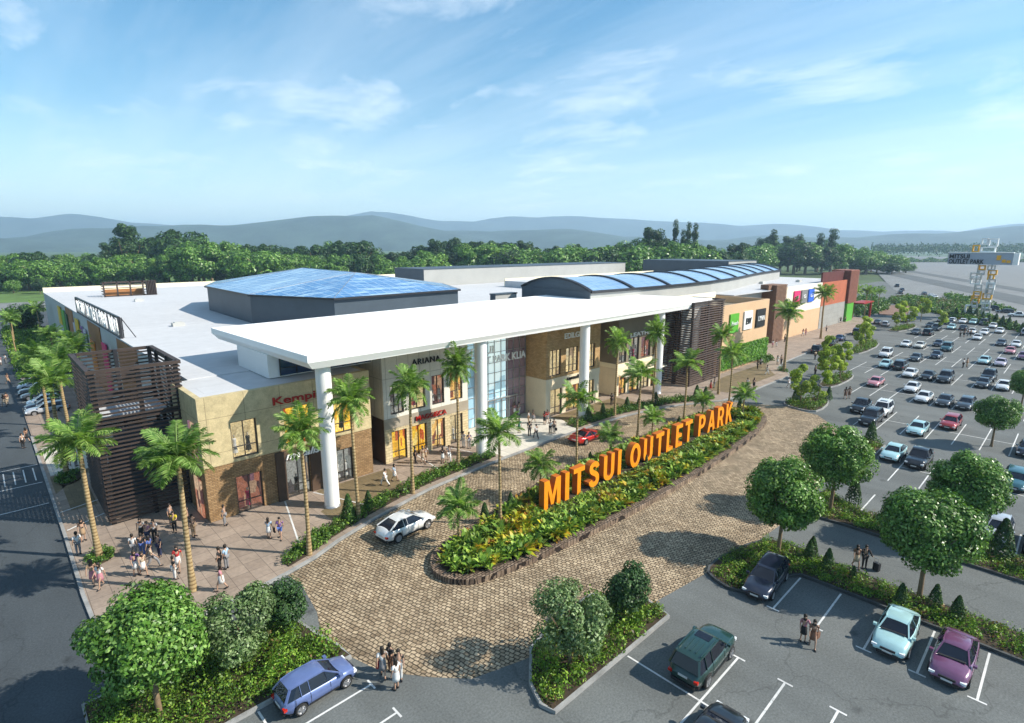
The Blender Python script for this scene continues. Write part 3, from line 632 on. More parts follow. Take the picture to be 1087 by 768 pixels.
g.build('slats', M['slat'], s); g = MB(); g.box(x0+.3, x1-2.2, y0+2.8, y0+2.9, H0+.2, 12.1); g.build('back_panel', M['orangepanel'], s)
# ---------------------------------------------------------------- shop blocks
k = base('shop_block', 'corner shop block of sand stone above brown brick beside the slatted tower', 'shop')
ops = [(13.2,15.3,.13,3.4),(17.35,19.5,.13,3.65),(22.1,23.7,.13,3.35),(13.2,15.25,4.95,8.1),(17.5,19.9,4.75+.3,8.4),(22.1,24.0,4.95,8.0)]
g = MB(); wall_front(g, 11, 25.8, .13, 4.72, 46.5, .4, ops); g.box(11, 11.4, 46.9, 54, .13, 4.72); g.box(25.4, 25.8, 46.9, 54, .13, 4.72); g.build('lower_wall', M['brick'], k)
g = MB(); wall_front(g, 10.97, 25.83, 4.723, H0+.12, 46.46, .44, ops); g.box(10.97, 11.4, 46.9, 54, 4.723, H0+.12); g.box(25.4, 25.83, 46.9, 54, 4.723, H0+.12); g.build('upper_wall', M['kemp'], k)
g = MB(); g.box(11.4, 25.4, 46.9, 54, H0-.2, H0+.1); g.build('roof', M['roof'], k)
for (a, b, c, d, l, nf) in ((13.2,15.3,.13,3.4,'lit_red',1),(17.35,19.5,.13,3.65,'lit_white',1),(22.1,23.7,.13,3.35,'lit_white',2),(13.2,15.25,4.95,8.1,'lit_cream',2),(17.5,19.9,5.05,8.4,'lit_yellow',0),(22.1,24.0,4.95,8.0,'lit_yellow',1)):
    window(k, a, b, c, d, 46.5, l, figures=nf, trans=1, mull=1)
g = MB(); g.box(16.5, 17.3, 46.3, 46.49, .13, 4.6); g.box(19.55, 21.3, 46.38, 46.49, .13, 4.6); g.box(17.3, 19.55, 46.3, 46.49, 3.7, 4.6); g.build('portal', M['darkbrown'], k)
for (z, y) in ((1.2,48.2),(3.0,48.6)): pass
g = MB(); g.box(10.85, 10.96, 47.6, 49.4, .2, 3.4); g.build('side_window', M['lit_red'], k); g = MB(); g.box(10.85, 10.96, 47.6, 49.2, 5.2, 8.2); g.build('side_window', M['lit_red'], k)
sign_text('Kempisa', 16.7, 21.7, 46.4, 8.85, .68, M['signred'], k, bold=.02); sign_text('metalise', 17.3, 20.9, 46.2, 3.85, .62, M['signwhite'], k, shear=.35, bold=.02)
sign_text('ateler', 18.2, 19.6, 46.4, 5.1, .3, M['signred'], k, bold=.03)
def shop(label, x0, x1, yf, zs, zt, low, up, band, ops, lits, ydep=54):
    k = base('shop_block', label, 'shop')
    g = MB(); wall_front(g, x0, x1, .13, zs[0], yf, .4, ops); g.box(x0, x0+.4, yf+.4, ydep, .13, zs[0]); g.box(x1-.4, x1, yf+.4, ydep, .13, zs[0]); g.build('lower_wall', M[low], k)
    if zs[1] > zs[0]+.01:
        g = MB(); g.box(x0-.05, x1+.05, yf-.05, yf+.38, zs[0]+.003, zs[1]-.003); g.box(x0-.05, x0+.38, yf+.38, ydep, zs[0]+.003, zs[1]-.003); g.box(x1-.38, x1+.05, yf+.38, ydep, zs[0]+.003, zs[1]-.003); g.build('band', M[band], k)
    g = MB(); wall_front(g, x0, x1, zs[1], zt, yf, .4, ops); g.box(x0, x0+.4, yf+.4, ydep, zs[1], zt); g.box(x1-.4, x1, yf+.4, ydep, zs[1], zt); g.build('upper_wall', M[up], k)
    g = MB(); g.box(x0+.4, x1-.4, yf+.4, ydep, zt-.3, zt-.05); g.build('roof', M['roof'], k)
    for o, (l, nf, mu) in zip(ops, lits): window(k, *o, yf, l, figures=nf, mull=mu)
    return k
k = shop('pale panelled shop block with black sign above yellow lit windows', 27.8, 38.7, 47.4, (3.75,4.85), 12.62, 'sandbrick', 'panel', 'taupe',
    [(28.6,30.4,.13,3.4),(30.95,32.95,.13,3.45),(33.6,35.4,.13,3.5),(36.1,37.9,.13,3.5),(28.6,30.2,5.2,8.2),(30.9,32.9,5.2,8.4),(33.75,35.4,5.2,8.45),(36.2,37.95,5.2,8.6)],
    [('lit_yellow',0,1),('lit_yellow',0,1),('lit_warm',0,1),('lit_cream',1,1),('lit_white',1,2),('lit_cream',1,1),('lit_red',2,1),('lit_warm',0,1)])
g = MB(); g.box(27.72, 27.79, 47.45, 53.9, .13, 4.8); g.build('side_cladding', M['darkbrown'], k)
sign_text('ARIANA', 31.3, 34.9, 47.3, 10.0, .62, M['signblack'], k, bold=.01, space=1.15); sign_text('MAGGISCA', 31.5, 35.5, 47.2, 3.98, .52, M['signred'], k, bold=.02)
k = shop('ochre stone shop block with tall lit windows to the right of the glass entrance', 51.0, 62.2, 46.6, (4.35,5.2), 12.62, 'sand', 'ochre', 'sand',
    [(51.9,54.2,.13,3.7),(55.0,57.9,.13,3.7),(59.6,61.1,.13,3.7),(51.7,53.9,5.5,8.95),(54.9,57.4,5.5,8.9),(59.4,61.1,5.5,8.9)],
    [('lit_cream',0,1),('lit_warm',0,2),('lit_cream',0,1),('lit_cream',0,2),('lit_cream',0,2),('lit_cream',0,2)])
sign_text('EDILGRE', 54.4, 58.6, 46.5, 10.2, .72, M['signwhite'], k, bold=.02); sign_text('cameka', 55.0, 58.2, 46.48, 4.55, .5, M['signblack'], k, bold=.03)
k = shop('olive brown shop block above a cream ground floor beside the far column', 66.4, 77.6, 46.5, (4.35,5.0), 11.6, 'sand', 'olive', 'cream',
    [(66.95,68.8,.13,3.3),(69.6,72.3,.13,3.3),(72.9,75.1,.13,3.2),(75.6,77.3,.13,3.1),(66.8,68.6,5.1,8.5),(69.3,71.9,5.05,8.6),(72.5,75.1,5.15,8.4),(75.8,77.4,5.1,8.2)],
    [('lit_warm',0,1),('lit_warm',0,1),('lit_cream',0,1),('lit_warm',0,1),('lit_white',1,1),('lit_white',2,1),('lit_red',2,1),('lit_cream',0,1)], 50.1)
sign_text('LEATHE', 69.3, 75.0, 46.38, 8.75, .6, M['signwhite'], k, bold=.03); sign_text('one soda', 69.0, 73.0, 46.3, 3.6, .5, M['signblack'], k, bold=.03)
g = MB(); g.box(66.2, 77.7, 44.9, 46.1, 3.35, 3.5); g.build('awning', M['ivory'], k)
# right wing
def wing(label, parts):
    k = base('shop_wing', label, 'mall wing')
    for nm, m, boxes in parts:
        g = MB(); [g.box(*b) for b in boxes]; g.build(nm, M[m], k)
    return k
k = wing('peach rendered wing with green, white and black signs above a green wall', [('wall','peach',[(90.2,111,42.8,43.2,.13,12.05),(110.6,111,43.2,54,.13,12.05),(90.2,90.6,43.2,54,.13,12.05)]),
    ('back_wall','ivory',[(90.6,110.6,53.6,54,9.0,12.8)]), ('roof','olive',[(90.6,110.6,43.2,53.6,10.6,10.8)])])
for (x0, x1, z0, z1, c, lab) in ((94.0,97.4,7.05,10.4,'poster_green','bright green square sign'), (99.7,103.2,7.1,10.45,'poster_white','white square sign with black letters'), (105.1,109.1,7.0,10.4,'poster_black','black square sign with white letters')):
    g = MB(); g.box(x0, x1, 42.55, 42.79, z0, z1); tag(g.build('sign', M[c], k), lab)
sign_text('EW', 100.4, 102.6, 42.5, 8.1, 1.1, M['signblack'], k, bold=.05); sign_text('LYNN', 105.7, 108.5, 42.5, 8.2, .95, M['signwhite'], k, bold=.01)
sign_text('Fresh', 94.4, 97.0, 42.5, 8.4, .7, M['poster_white'], k, shear=.2)
n = 15000; P = np.stack([RNG.uniform(90.6,110.9,n), RNG.uniform(42.25,42.75,n), RNG.uniform(.1,1,n)**.8*4.55], 1)
V, F = leaf_vf(P, np.tile([0,-1,.35],(n,1))+RNG.normal(size=(n,3))*.5, RNG.uniform(.22,.42,n)); tag(link('living_wall', np_mesh('living_wall', V, F, M['greenwall']), k), 'bright green planted lower wall')
k = base('slatted_pier', 'tall brown slatted pier between the peach wing and the ivory wing', 'pier'); g = MB()
for i in range(44): g.box(130.4, 136.7, 48.9, 49.04, .3+i*.3, .48+i*.3); g.box(130.4, 130.54, 49.04, 52.6, .3+i*.3, .48+i*.3)
g.build('slats', M['timberslat'], k); g = MB(); g.box(130.6, 136.7, 49.1, 52.6, .13, 13.4); g.build('core', M['timberslat'], k)
g = MB(); g.box(128.5, 130.4, 50, 50.3, 12.2, 13.4); g.build('return', M['timberslat'], k)
k = wing('long ivory over peach wing with three square signs', [('upper_wall','ivory',[(136.8,163,49.5,49.9,6.0,12.6)]), ('lower_wall','peach',[(136.8,163,49.46,49.88,.13,5.99)])])
for (x0, c, t, lab) in ((142.6,'poster_pink','H+F','crimson square sign'), (147.6,'poster_grey','G','grey square sign'), (152.6,'poster_blue','Li','blue square sign')):
    g = MB(); g.box(x0, x0+3.9, 49.2, 49.45, 8.1, 11.4); tag(g.build('sign', M[c], k), lab); sign_text(t, x0+1.1, x0+2.8, 49.15, 9.4, .8, M['signwhite'], k, bold=.02)
k = wing('terracotta over grey wing at the far end of the mall front', [('upper_wall','terracotta',[(163.1,184.5,49.4,49.8,6.2,12.5)]), ('lower_wall','midgrey',[(163.1,184.5,49.38,49.78,.13,6.19)])])
g = MB(); g.box(165.5, 184, 50.4, 50.8, 12.3, 15.1); g.build('roof_screen', M['darkred'], k)
k = base('slatted_pier', 'red brown slatted corner pier above a green panel at the far end', 'pier'); g = MB()
for i in range(30): g.box(184.6, 193, 48.7, 48.84, 5.6+i*.32, 5.8+i*.32)
for i in range(30): g.box(184.6, 184.74, 48.84, 52, 5.6+i*.32, 5.8+i*.32)
g.build('slats', M['redslat'], k); g = MB(); g.box(184.8, 192.9, 48.9, 54, 5.5, 15.2); g.build('core', M['redslat'], k)
g = MB(); g.box(184.8, 191, 48.8, 54, .13, 5.4); g.build('green_panel', M['poster_green'], k); g = MB(); g.box(193, 204, 46.5, 50, 4.9, 5.2); g.box(203.4,203.9,47,47.5,.1,4.9); g.build('red_awning', M['signred'], k)
# canopy
k = base('entrance_canopy', 'vast flat white canopy on four tall white columns over the mall front', 'canopy'); g = MB()
top = [(17.6,40.9),(86.3,42.4),(80.6,66.0),(17.0,62.6)]; cx_, cy_ = 50, 53
bot = [(18.1,41.3),(85.2,42.6),(79.8,65.3),(17.5,62.1)]
g.add([(x,y,13.75) for x,y in top]+[(x,y,13.2) for x,y in top]+[(x,y,12.58) for x,y in bot], [(0,1,2,3),(11,10,9,8)]+[(i+4,(i+1)%4+4,(i+1)%4,i) for i in range(4)]+[(i+8,(i+1)%4+8,(i+1)%4+4,i+4) for i in range(4)])
g.build('roof_slab', M['canopy'], k)
for x, y in ((19.5,42.5),(36.6,42.6),(54.2,43.0),(72.5,43.4)):
    g = MB(); g.lathe([(.62,.13),(.62,12.73)], x, y, 28); c_ = g.build('column', M['white'], k)
    g = MB(); g.lathe([(.70,.135),(.70,.3),(.63,.32)], x, y, 28); g.build('base_ring', M['steel'], c_)
# slatted towers
def slat_tower(label, x0, x1, y0, y1, H, step, sh, sm='slat'):
    k = base('slatted_tower', label, 'slatted tower'); g = MB(); z = .35
    while z < H-.35:
        g.box(x0, x1, y0, y0+.1, z, z+sh); g.box(x0, x0+.1, y0+.1, y1-.1, z, z+sh); g.box(x1-.1, x1, y0+.1, y1-.1, z, z+sh); g.box(x0, x1, y1-.1, y1, z, z+sh); z += step
    g.build('slats', M[sm], k); g = MB()
    for x in (x0+.14, (x0+x1)/2, x1-.44):
        for y in (y0+.14, y1-.44): g.box(x, x+.3, y, y+.3, .13, H)
    for y in (y0+3, y1-3): g.box(x0+.14, x0+.4, y, y+.25, .13, H); g.box(x1-.4, x1-.14, y, y+.25, .13, H)
    for z in (H/3, 2*H/3): g.box(x0+.45, x1-.45, y0+.16, y0+.36, z, z+.3); g.box(x0+.45, x1-.45, y1-.36, y1-.16, z, z+.3)
    g.build('posts', M['darkmetal'], k); g = MB()
    ribbon(g, [(x0+.1,y0+.1),(x1-.1,y0+.1),(x1-.1,y1-.1),(x0+.1,y1-.1)], .45, H-.28, H, True); g.build('top_rail', M['slat'], k); return k
k = slat_tower('tall brown slatted tower standing on the plaza corner beside the side road', 5.1, 11.3, 51.4, 61.2, 12.8, .34, .13)
g = MB(); g.box(6.2, 11.0, 56.6, 56.8, .13, 6.6); g.build('inner_wall', M['charcoal'], k)
g = MB(); g.box(6.2, 11.0, 56.5, 60.9, 7.6, 7.8); g.build('inner_floor', M['roof'], k)
k = slat_tower('tall brown slatted tower past the far end of the canopy', 79.4, 89.7, 41.8, 47.4, 13.5, .38, .17, 'slatlight')
g = MB(); g.box(82.5, 88.6, 45.4, 45.6, 4.5, 12.6); g.build('inner_wall', M['lightwall'], k)
# sign letters in the island
k = base('letter_sign', 'giant orange letters reading MITSUI OUTLET PARK standing in the planted island', 'sign')
def glyph(ch):
    "bold condensed capitals: outline polygons (outer, hole or None) in a 1-high box"
    w, t = .58, .17
    if ch == 'I': return [([(0,0),(.2,0),(.2,1),(0,1)],)], .2
    if ch == 'T': return [([(0,1),(0,.83),(.2,.83),(.2,0),(.38,0),(.38,.83),(.58,.83),(.58,1)],)], w
    if ch == 'L': return [([(0,0),(.5,0),(.5,.17),(.19,.17),(.19,1),(0,1)],)], .5
    if ch == 'E': return [([(0,0),(.52,0),(.52,.17),(.19,.17),(.19,.42),(.46,.42),(.46,.58),(.19,.58),(.19,.83),(.52,.83),(.52,1),(0,1)],)], .52
    if ch == 'M': return [([(0,0),(.18,0),(.18,.68),(.33,.1),(.45,.1),(.6,.68),(.6,0),(.78,0),(.78,1),(.55,1),(.39,.42),(.23,1),(0,1)],)], .78
    if ch == 'A': return [([(0,0),(.19,0),(.24,.22),(.46,.22),(.51,0),(.7,0),(.45,1),(.25,1)], [(.285,.38),(.415,.38),(.35,.72)])], .7
    if ch == 'K': return [([(0,0),(.19,0),(.19,.36),(.25,.44),(.46,0),(.67,0),(.38,.58),(.65,1),(.43,1),(.19,.62),(.19,1),(0,1)],)], .67
    def arc(cx, cy, rx, ry, a0, a1, n=9): return [(cx+rx*math.cos(R(a0+(a1-a0)*i/n)), cy+ry*math.sin(R(a0+(a1-a0)*i/n))) for i in range(n+1)]
    if ch == 'U': return [([(0,1),(0,.3)]+arc(.31,.3,.31,.3,180,360)+[(.62,1),(.43,1),(.43,.3)]+arc(.31,.3,.12,.135,0,-180)+[(.19,1)],)], .62
    if ch == 'O': return [(arc(.34,.5,.34,.5,0,360,28)[:-1], arc(.34,.5,.15,.32,0,360,28)[:-1])], .68
    if ch in 'PR':
        o = [(0,0),(.19,0),(.19,.36),(.30,.36)]+([(.42,0),(.62,0),(.47,.42)] if ch == 'R' else [])+arc(.33,.68,.27,.32,-62 if ch == 'R' else -90,90)+[(0,1)]
        return [(o, [(.19,.52)]+arc(.31,.68,.10,.16,-90,90)+[(.19,.84)])], .62
    if ch == 'S':
        sk = [(.57,.74)]+arc(.31,.72,.26,.28,15,180,7)+arc(.31,.70,.26,.2,190,250,3)
        c = [(.49,.73),(.45,.84),(.31,.89),(.16,.85),(.12,.73),(.17,.62),(.31,.53),(.45,.44),(.50,.29),(.45,.15),(.31,.10),(.15,.15),(.10,.29)]
        c = smooth_line(c, 1); A, B = offset(c, .095, False), offset(c, -.095, False); return [(A+B[::-1],)], .62
def glyph_mesh(ch, Hh, D, name='letter'):
    polys, adv = glyph(ch); bm = bmesh.new()
    for pl in polys:
        loops = []
        for P_ in pl:
            vs = [bm.verts.new((x*Hh, 0, z*Hh)) for x, z in P_]
            loops += [bm.edges.new((vs[i], vs[(i+1)%len(vs)])) for i in range(len(vs))]
        bmesh.ops.triangle_fill(bm, edges=loops, use_beauty=True)
    ge_ = bmesh.ops.extrude_face_region(bm, geom=list(bm.faces)); bmesh.ops.translate(bm, verts=[v for v in ge_['geom'] if isinstance(v, bmesh.types.BMVert)], vec=(0,D,0))
    bmesh.ops.recalc_face_normals(bm, faces=bm.faces); me = bpy.data.meshes.new(name); [setattr(f, 'material_index', 0 if abs(f.normal.y) > .9 else 1) for f in bm.faces]; bm.to_mesh(me); bm.free(); me.materials.append(M['letter']); me.materials.append(M['lettershade']); return me, adv*Hh
LH = 2.55; WX = 1.04; X = 31.5; seq = 'MITSUI OUTLET PARK'; tot = sum(glyph(c)[1]*LH*WX for c in seq if c != ' ')
gap = (66.3-31.5-tot)/(len(seq)-1+1.2)
for c in seq:
    if c == ' ': X += gap*1.6; continue
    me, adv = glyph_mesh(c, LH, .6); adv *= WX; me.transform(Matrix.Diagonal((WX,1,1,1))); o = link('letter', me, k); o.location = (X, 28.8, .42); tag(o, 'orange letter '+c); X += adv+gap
g = MB(); g.box(31.4, 67.1, 28.75, 29.6, .2, .43); g.build('plinth', M['soil'], k)
# pylon sign
k = base('pylon_sign', 'tall pylon of white and amber square frames carrying a long grey name board', 'pylon sign', loc=(0,0,0))
g = MB(); g.box(223, 226.4, 16.9, 32.3, 16.6, 20.1); nb = g.build('name_board', mat('board_grey', (.36,.40,.46), .5, .06, .4), k)
g = MB(); g.box(222.8, 226.6, 15.6, 16.85, 16.6, 20.1); g.box(222.8, 226.6, 16.9, 32.4, 20.12, 20.3); g.build('end_cap', M['signwhite'], nb)
sign_text('MITSUI', 32.0, 27.0, 222.85, 18.4, 1.3, M['signblack'], nb, .12, .035, rot=-math.pi/2); sign_text('OUTLET PARK', 32.0, 23.4, 222.85, 16.85, 1.3, M['signblack'], nb, .12, .035, rot=-math.pi/2)
g = MB(); g.box(222.8,222.95,19.6,20.6,18.0,19.4); g.box(222.8,222.95,18.4,19.3,17.3,18.2); g.box(222.8,222.95,17.3,18.2,17.2,18.0); g.build('emblem', M['amber'], nb)
def sq(mb, y, z, w, h, x=224.5, t=.34, d=1.2):
    mb.box(x, x+d, y, y+w, z, z+t); mb.box(x, x+d, y, y+w, z+h-t, z+h); mb.box(x, x+d, y, y+t, z+t+.002, z+h-t-.002); mb.box(x, x+d, y+w-t, y+w, z+t+.002, z+h-t-.002)
rr = random.Random(4)
for i in range(22):
    g = MB(); lvl = i//2; w_, h_ = rr.uniform(1.6,3.0), rr.uniform(1.4,2.6); yy = 20.2+(i%2)*3.0+rr.uniform(-.4,.4)
    amb = i in (7, 8, 9, 16, 18, 21); sq(g, yy, .1+lvl*1.48, w_, min(h_, 16.4-lvl*1.48), 224.2+rr.uniform(-.5,.7)+(i%3)*.07, .36, 1.3+rr.uniform(0,.4)); g.build('square_frame', M['amber' if amb else ('signwhite' if i%3 == 0 else 'steel')], k)
g = MB(); sq(g, 21.3, 20.32, 3.6, 1.6, 224.3); sq(g, 21.0, 21.93, 2.3, 2.5, 224.4); sq(g, 23.4, 22.5, 1.6, 2.0, 224.2); g.build('top_frame', M['signwhite'], k)
g = MB(); sq(g, 25.2, 20.32, 1.7, 2.2, 224.4); tag(g.build('square_frame', M['amber'], k), 'amber frame on top of the board')
g = MB()
for y in (21.4, 24.6): g.box(225.3, 225.7, y, y+.4, 0, 16.58)
g.build('pole', M['steel'], k)
# ---------------------------------------------------------------- palms
def frond(L, droop, n=24, seed=0, w=.085, ll=.62):
    "one feather frond along +X that arches and droops: leaf quads"
    g = np.random.default_rng(seed); V = []
    def at(u): return np.array([L*(u-.18*droop*u*u), 0, L*(.42*u-droop*.75*u*u)])
    for i in range(n):
        u = .10+.9*i/(n-1); p = at(u); t = at(min(u+.02,1.02))-at(u-.02); t /= np.linalg.norm(t)
        l = ll*math.sin(math.pi*(.14+.80*u))**.7*g.uniform(.85,1.15)
        for sd in (-1, 1):
            d = np.array([.62,sd*1.,-.22+g.uniform(-.35,.3)]); d = d-(0)*t; d /= np.linalg.norm(d)
            q = np.cross(d, [0,0,1]); q /= np.linalg.norm(q); q = q*w*g.uniform(.8,1.3)
            V += [p, p+d*l*.45+q+np.array([0,0,.03]), p+d*l+np.array([0,0,-.10*l]), p+d*l*.45-q]
    # rachis
    for i in range(6):
        a, b = at(i/6), at((i+1)/6); V += [a+[0,-.03,0], b+[0,-.025,0], b+[0,.025,.0], a+[0,.03,0]]
    return np.array(V)
def palm_crown(L, n, seed, w=.085, ll=.62, nl=24):
    g = np.random.default_rng(seed); parts = []
    for i in range(n):
        az = i*2.39996+g.uniform(-.2,.2); q = (i+.5)/n; V = frond(L*g.uniform(.85,1.08), .35+.55*q+g.uniform(-.06,.06), nl, seed*100+i, w, ll)
        el = R(52-78*q+g.uniform(-8,8)); c, s_ = math.cos(el), math.sin(el)
        X = V[:,0]*c-V[:,2]*s_; Zz = V[:,0]*s_+V[:,2]*c; V = np.stack([X, V[:,1], Zz], 1)
        ca, sa = math.cos(az), math.sin(az); V = np.stack([V[:,0]*ca-V[:,1]*sa, V[:,0]*sa+V[:,1]*ca, V[:,2]], 1); parts.append(V)
    return np.concatenate(parts)
def make_palm(H, L, n, seed, r=.22, w=.10, ll=.7, nl=24):
    t = empty('palm_tree'); g = MB(); lean = random.uniform(-.25,.25); k = 16
    pts = [(lean*math.sin(i/k*1.6), .1*math.sin(i/k*3), H*i/k) for i in range(k+1)]
    rs = [r*(1.35-.45*min(1,i/3)) if i < 4 else r*(.92-.28*i/k)+(.012 if i%2 else 0) for i in range(k+1)]
    g.tube(pts, rs, 10); g.build('trunk', M['palmbark'], t)
    V = palm_crown(L, n, seed, w, ll, nl)+np.array([pts[-1][0], pts[-1][1], H-.05])
    link('crown', np_mesh('crown', V, np.arange(len(V)).reshape(-1,4), M['palmleaf']), t)
    g = MB(); g.tube([(pts[-1][0],pts[-1][1],H-.7), (pts[-1][0],pts[-1][1],H-.2), (pts[-1][0],pts[-1][1],H+.25)], [r*.62, r*.75, r*.3], 8); g.build('crownshaft', M['hedge'], t)
    return t
tall = [make_palm(10, 2.8, 28, s, .22, .04, .88, 44) for s in (1,2,3)]; mid = [make_palm(7.4, 2.4, 18, s, .13, .038, .75, 40) for s in (5,6)]; small = [make_palm(2.9, 1.9, 20, s, .12, .036, .62, 34) for s in (8,9)]
palms = [((3.7,46.7),8.8,0,'tall palm in the round green bed at the plaza corner by the tower'), ((7.4,37.5),9.2,0,'tall palm on the open plaza in front of the slatted tower'), ((3.9,66.9),9.6,0,'tall palm in a small bed behind the corner palm, by the crossing'),
 ((14.7,36.4),9.3,0,'tall palm in the hedge in front of the sand stone corner shop, nearest the plaza'), ((20.1,39.0),10.0,0,'tall palm in the hedge just right of the first white column'), ((25.9,39.8),9.9,0,'tall palm in the hedge before the black lettered shop, left one of two'), ((32.4,41.4),10.4,0,'tall palm in the hedge before the black lettered shop, right one of two'),
 ((27.8,30.2),7.6,1,'mid height palm in the island beside the first orange letter'), ((40.6,32.8),7.2,1,'mid height palm behind the orange letters, left of the red sports car'), ((51.8,33.2),7.8,1,'mid height palm behind the orange letters near the middle of the sign'), ((61.8,33.0),7.7,1,'mid height palm behind the orange letters towards the end of the sign'),
 ((58.5,41.1),9.8,0,'tall palm in the kerb hedge before the olive shop, between two white columns'), ((66.4,40.3),10.2,0,'tall palm in the kerb hedge left of the last white column'), ((72.6,32.2),7.6,1,'mid height palm at the far tip of the island past the last letter'), ((78.7,36.6),9.0,0,'tall palm on the pavement before the far slatted tower'),
 ((102.3,35.8),10.7,0,'tall palm at the pavement corner before the peach wing and its signs'), ((146,43.4),11.0,0,'tall palm before the ivory wing where it meets the terracotta wing'), 
 ((69.6,28.8),3.0,2,'small palm at the far rounded end of the island'), ((23.3,29.7),3.1,2,'small palm at the near end of the island by the white car'), ((33.6,31.2),2.9,2,'small palm behind the first orange letters'), ((45.0,32.0),2.7,2,'small palm behind the round orange letter of the sign'), ((53.8,32.4),2.6,2,'small palm behind the middle word of the orange sign'), ((64.6,32.0),2.6,2,'small palm behind the last word of the orange sign'),
 ((5.6,80.),9.2,0,'tall palm on the side pavement next to the first cars parked by the side road'), ((4.2,88.),8.8,0,'tall palm by the side road between the parked cars and the mall wall'), ((8.4,93),8.6,0,'tall palm near the side wall under the pink poster'), ((9.0,106),8.0,0,'tall palm by the side wall beside the orange poster'), ((8.3,124),7.0,0,'tall palm in the side bed before the yellow poster'),
 ((4.2,152),7.2,1,'slim palm in the side bed, far along the side road'), ((4.6,166),7.0,1,'slim palm in the side bed, near its far end'), ((9.8,174),7.6,1,'slim palm by the far corner of the mall side wall'),
 ((196,50.),8.4,1,'slim palm beyond the terracotta wing, nearest the mall corner'), ((205,49.),8.0,1,'slim palm beyond the terracotta wing, second from the corner'), ((213,49.5),7.2,1,'slim palm beyond the terracotta wing, third from the corner'), ((221,49.),7.0,1,'slim palm beyond the terracotta wing, farthest from the corner')]
prot = [tall, mid, small]; PT = [[tree_of(o) for o in p] for p in prot]; used = set()
for i, ((x, y), h, kd, lab) in enumerate(palms):
    j = i % len(prot[kd]); o = prot[kd][j]
    if (kd, j) in used: o = copy_tree(PT[kd][j])
    used.add((kd, j)); s_ = h/(10, 7.4, 2.9)[kd]; z = .13 if y > 34.6 and x < 200 or y > 60 else .3
    o.location = (x, y, z); fc = kd == 0 and 35 < y < 41.6 and 14 < x < 80; o.scale = (s_,)*3 if kd != 0 else (.74, .74, s_) if fc else (max(s_, .92), max(s_, .92), s_); o.rotation_euler.z = random.uniform(0, 6.28)
    tag(o, lab, 'palm tree', ('tall palms along the mall', 'mid height palms', 'small palms in the island')[kd])
# ---------------------------------------------------------------- broadleaf trees
def make_tree(name, H, Rc, hc, n_cl, n_lf, size, m, seed, squash=(1,1,.92), r=.17, cl=.36, shell=.66, asp=.55, trunk='bark', limbs=6):
    t = empty(name); g = MB(); rg = random.Random(seed); lean = rg.uniform(-.15,.15)
    base_h = max(hc-Rc*squash[2]*.75, H*.2)
    g.tube([(0,0,-.1),(.03,0,.3),(lean,0,base_h),(lean*1.3,.05,hc+Rc*.2)], [r*1.45, r, r*.75, r*.3], 9)
    for i in range(limbs):
        a = i*6.28/limbs+rg.uniform(-.3,.3); e = rg.uniform(.45,.75)*Rc
        g.tube([(lean,0,base_h-.1+i*.12),(lean+math.cos(a)*e*.45,math.sin(a)*e*.45,base_h+Rc*.35),(lean+math.cos(a)*e,math.sin(a)*e,hc+rg.uniform(-.1,.4)*Rc)], [r*.5,r*.3,r*.12], 6)
    g.build('trunk', M[trunk], t)
    P, N, S_ = clumps(Rc, n_cl, n_lf, size, squash, cl, shell, seed=seed); V, F = leaf_vf(P+np.array([lean,0,hc]), N, S_, asp)
    link('crown', np_mesh('crown', V, F, M[m]), t); return t
rt = [make_tree('round_tree', 8.5, 3.0, 5.35, 90, 34000, .235, 'leaf', s, (1,1,1.02), cl=.30, shell=.80, asp=.6, limbs=8) for s in (11,12,13)]
RT = [tree_of(o) for o in rt]; used = set()
rounds = [((3.4,27.5),.86,'large round leafy tree at the corner of the bed by the side road'), ((39.5,12.9),.87,'round leafy tree at the near tip of the long planted bed, beside the cobbles'), ((49.3,12.4),.91,'round leafy tree behind the cobbles at the head of the second bed'),
  ((40.2,4.6),.92,'round leafy tree in the long planted bed behind the pale cyan car'), (G(1016,578),.86,'round leafy tree in the second bed, in front of the parked black car'), ((79.7,5.0),.70,'smaller round tree between the parked cars in the first double row'),
  (G(1084,432),.66,'smaller round tree at the right edge of the photo beyond the double row')]
for i, ((x, y), s_, lab) in enumerate(rounds):
    j = i % 3; o = rt[j] if j not in used else copy_tree(RT[j]); used.add(j)
    o.location = (x, y, .1); o.scale = (s_, s_, s_); o.rotation_euler.z = i*1.3; tag(o, lab, 'tree', 'round leafy trees in the car park')
def one(o, x, y, z=.1, s=1., lab=None, cat='tree', grp=None, rz=0.):
    o.location = (x, y, z); o.scale = (s,)*3 if not isinstance(s, tuple) else s; o.rotation_euler.z = rz; return tag(o, lab, cat, grp)
one(make_tree('silver_leaf_tree', 5, 1.9, 3.1, 26, 9000, .17, 'leafgrey', 21, (1,1,1.15), .11, cl=.36, shell=.85), 19.9, 16.2, lab='loose silvery green tree in the small wedge shaped bed by the green car')
one(make_tree('silver_leaf_tree', 5, 2.0, 2.7, 30, 11000, .17, 'leafgrey', 22, (1.1,1,1.), .11, cl=.36, shell=.8), 7.2, 28.2, lab='loose silvery green tree in the bed between the round tree and the blue car')
one(make_tree('clipped_tree', 4, 1.35, 2.2, 30, 7000, .17, 'leafdark', 23, (1,1,1.25), .1, cl=.4), 9.9, 29.0, lab='dense dark clipped tree by the cobble edge in the near left bed')
one(make_tree('clipped_tree', 4, 1.6, 2.2, 30, 7000, .19, 'leafdark', 24, (1,.9,1.3), .1, cl=.4), 25.3, 16.5, lab='dense dark clipped tree beside the silvery tree in the wedge shaped bed')
one(make_tree('bushy_tree', 8, 4.4, 4.0, 36, 7000, .5, 'leafdark', 25, (1,1,.85), .25), 8.0, 192, lab='dense round dark bushy tree by the far corner of the side wall')
